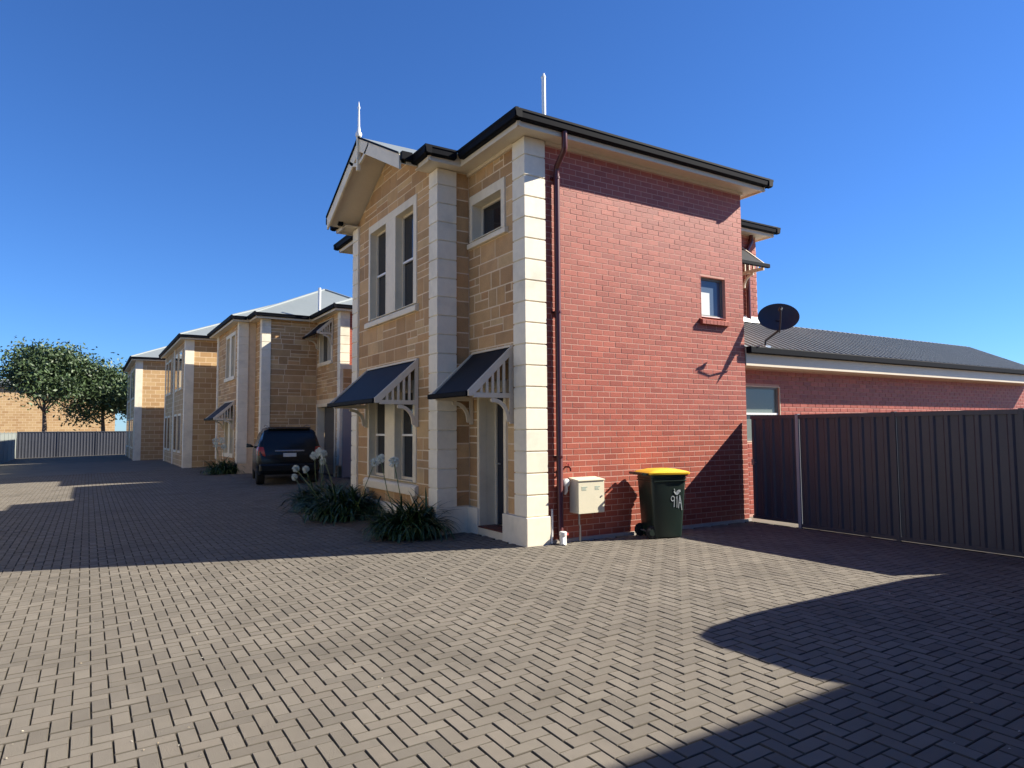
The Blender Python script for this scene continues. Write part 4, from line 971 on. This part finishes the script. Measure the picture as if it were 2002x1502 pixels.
# ------------------------------------------------------------------ beyond the picture's sides: boundary fence, trees, opposite house, van
bf = thing('boundary_fence', 'grey green ribbed steel boundary fence along the left side of the driveway', 'fence', (-9.55, 20, -.24))
y = -14.0
while y < 52:
    p = MB(); p.box(-9.59, -9.53, y - .03, y + .03, -.42, 1.62); p.build('fence_post', FENCEG, bf)
    g = fence_panel(bf, 'x', -9.56, y + .03, y + 2.37, -.26, 1.58, FENCEG); y += 2.4
def tree(label, x, y, h, r, seed, n=15000):
    rg = random.Random(seed); t = thing('tree', label, 'tree', (x, y, -.42), 0, 'trees beyond the end fence')
    g = MB(); tips = []
    g.tube([(x, y, -.5), (x + .05, y, h * .25), (x - .05, y + .1, h * .5), (x, y, h * .75)], [.2, .16, .11, .05], 9)
    for k in range(11):
        a = rg.uniform(0, 6.28); z0 = h * rg.uniform(.3, .68); l = r * rg.uniform(.6, 1.05); e = Vector((x + math.cos(a) * l, y + math.sin(a) * l, z0 + h * rg.uniform(.08, .32)))
        g.tube([(x, y, z0), ((x + e.x) / 2, (y + e.y) / 2, (z0 + e.z) / 2 + .15), e], [.06, .04, .015], 6); tips.append(e)
    g.build('trunk', BARK, t, smooth=True)
    tips += [Vector((x + rg.gauss(0, r * .3), y + rg.gauss(0, r * .3), h * rg.uniform(.6, .98))) for _ in range(34)]
    c = MB()
    for k in range(n):
        p = rg.choice(tips) + Vector((rg.gauss(0, .38), rg.gauss(0, .38), rg.gauss(0, .30))) * (r / 2.0)
        u = Vector((rg.gauss(0, 1), rg.gauss(0, 1), rg.gauss(0, 1))).normalized(); v = u.cross(Vector((rg.gauss(0, 1), rg.gauss(0, 1), rg.gauss(0, 1)))).normalized(); s = rg.uniform(.10, .19)
        c.add([p - u * s, p + v * s * .45, p + u * s, p - v * s * .45], [(0, 1, 2, 3)], rg.random() * .97 + .01)
    tag(c.build('crown', TLEAF, t, fix=False), kind='stuff')
tree('tall dense green tree above the end fence, left of three', -8.2, 57.0, 8.0, 3.4, 41)
tree('bushy mid green tree above the end fence, middle of three', -4.2, 59.5, 7.0, 3.4, 42)
tree('lower dark tree above the end fence beside the farthest townhouse', -.6, 57.0, 6.0, 3.0, 43)
ef = thing('end_fence', 'charcoal ribbed steel fence closing the far end of the driveway', 'fence', (-4, 52, -.3))
for k in range(4):
    fence_panel(ef, 'y', 52.0, -9.5 + k * 2.4 + .03, -9.5 + k * 2.4 + 2.37, -.3, 1.65, FENCE)
    p = MB(); p.box(-9.5 + k * 2.4 - .03, -9.5 + k * 2.4 + .03, 51.96, 52.03, -.42, 1.68); p.build('fence_post', FENCE, ef)
# house across the driveway behind the photographer (throws the shade in the foreground)
HO = thing('opposite_house', 'brick house across the driveway behind the photographer', 'house', (0, -12, 0))
g = MB(); g.box(-5.5, 9.5, -17, -9.45, -.3, ZS); hw_ = g.build('wall', M('plain_brick', (.30, .10, .07), .7, noise=(4, .12)), HO)
eave_run(HO, [((-5.9, -8.92), (9.9, -8.92), 0, 1), ((-5.901, -17.4), (-5.901, -8.921), -1, 0)])
g = MB(); g.box(-5.7, 9.8, -17.3, -9.03, ZS + .002, ZS + .02); g.build('soffit', CREAMW, HO)
rf = MB(); hip(rf, -5.85, 9.85, -17.35, -8.93, 6.0, 21); rf.build('roof', ROOFG, HO, fix=False)
for xx in (-3.6, 0.2, 4.4):
    for zz in (.8, 3.7):
        s = MB(); s.box(xx, xx + 1.5, -9.46, -9.41, zz, zz + 1.5); w = s.build('window', CREAM, HO); s = MB(); s.box(xx + .1, xx + 1.4, -9.415, -9.404, zz + .1, zz + 1.4); s.build('pane', GLASS, w)
SANDR = M('sand_coloured_render', (.56, .46, .32), .85, noise=(1.5, .06))
def bounce_house(y0, y1, label):  # unseen houses added to bounce warm sunlight onto the shaded front
    t = thing('bounce_townhouse', label, 'house', (-13, y0, -.3), 0, 'townhouses added to bounce light across the driveway')
    g = MB(); g.box(-17, -11.2, y0, y1, -.5, ZS); g.build('wall', SANDR, t)
    eave_run(t, [((-10.8, y0 - .38), (-10.8, y1 + .38), 1, 0), ((-17.3, y0 - .38), (-10.801, y0 - .38), 0, -1)])
    g = MB(); g.box(-17.1, -10.95, y0 - .2, y1 + .2, ZS + .002, ZS + .015); g.build('soffit', CREAMW, t)
    g = MB(); hip(g, -17.2, -10.85, y0 - .33, y1 + .33, 6.0, 22); g.build('roof', ROOFG, t, fix=False)
    for k in range(3):
        yy = y0 + 1.2 + k * (y1 - y0 - 2) / 3
        for zz in (.8, 3.6):
            s = MB(); s.box(-11.21, -11.15, yy, yy + 1.1, zz, zz + 1.5); w = s.build('window', CREAMW, t); s = MB(); s.box(-11.16, -11.145, yy + .1, yy + 1.0, zz + .1, zz + 1.4); s.build('pane', GLASS, w)
bounce_house(-1.0, 11.5, 'pale rendered townhouse added unseen across the driveway to bounce light at the bay window')
bounce_house(13.0, 25.5, 'pale rendered townhouse added unseen across the driveway to bounce light, opposite the parked black car')
# van parked outside the right edge; only its shadow reaches the picture
vn = thing('parked_van', 'white panel van parked off to the right, its rounded shadow on the pavers', 'van', (1.86, -6.14, gz(1)))
def vsec(x, w, zb_, zr, r=.28):
    pts = [(x, w * .97, zb_), (x, w, zb_ + .2), (x, w, zr * .6), (x, w * .97, zr - r)]
    for k in range(1, 5):
        a = R(k * 22.5); pts.append((x, w * .97 - r + r * math.cos(a), zr - r + r * math.sin(a)))
    return pts + [(p[0], -p[1], p[2]) for p in reversed(pts)]
VS = [(0.0, .40, .55, 2.20, .2), (.05, .60, .45, 2.34, .2), (.16, .73, .36, 2.40, .2), (.40, .81, .30, 2.43, .2), (.85, .85, .28, 2.45, .2), (1.8, .86, .28, 2.46, .2), (3.4, .86, .28, 2.44, .2), (3.75, .86, .28, 2.3, .22), (4.25, .85, .28, 1.5, .22), (4.75, .82, .3, 1.25, .22), (5.0, .75, .35, .95, .22), (5.05, .65, .45, .8, .2)]
g = MB(); g.loft([vsec(*s) for s in VS]); g.build('body', VANP, vn, smooth=True, world=False)
for s_ in (-1, 1):
    for xx in (.95, 4.05):
        g = MB(); g.lathe([(.2, -.11), (.31, -.11), (.34, -.08), (.34, .08), (.31, .11), (.2, .11)], (xx, s_ * .75, .34), 'y', 22); wh = g.build('wheel', RUB, vn, smooth=True, world=False)
        g = MB(); g.lathe([(0, -.09), (.21, -.09), (.21, .09), (0, .09)], (xx, s_ * .765, .34), 'y', 16); g.build('rim', STEEL, wh, world=False)
    g = MB(); g.box(.10, .22, s_ * .70 - .06, s_ * .70 + .06, .75, 1.25); g.build('tail_lamp', TAIL, vn, bevel=.02, world=False)
    g = MB(); g.box(3.0, 3.7, s_ * .855 - .008, s_ * .855 + .008, 1.25, 1.85); g.build('side_window', CARG, vn, world=False)
g = MB(); g.box(-.015, .03, -.36, .36, 1.25, 1.85); g.build('rear_window', CARG, vn, bevel=.01, world=False)
g = MB(); g.box(-.05, .2, -.70, .70, .35, .55); g.build('rear_bumper', RUB, vn, bevel=.03, world=False)

# ------------------------------------------------------------------ leaf litter and grit on the pavers
lt = MB(); rl = random.Random(77)
for k in range(260):
    x = rl.uniform(-8.5, 4.4); y = rl.uniform(-7.5, 0.9)
    if inhouse(x, y) or x > 4.5: continue
    s_ = rl.uniform(.004, .013); a = rl.uniform(0, 6.28); z = gz(x) + .003; u = Vector((math.cos(a), math.sin(a), 0)) * s_; v = Vector((-math.sin(a), math.cos(a), 0)) * s_ * rl.uniform(.4, .9)
    c = Vector((x, y, z)); lt.add([c - u, c - v + Vector((0, 0, .003)), c + u, c + v + Vector((0, 0, .004)), c + Vector((0, 0, .006))], [(0, 1, 4), (1, 2, 4), (2, 3, 4), (3, 0, 4)], rl.random() * .97 + .01)
tag(lt.build('leaf_litter', M('dry_leaf_and_grit', [(.40, .34, .22), (.55, .52, .45), (.28, .20, .10), (.45, .42, .36)], .8, var=.2), fix=False), kind='stuff')
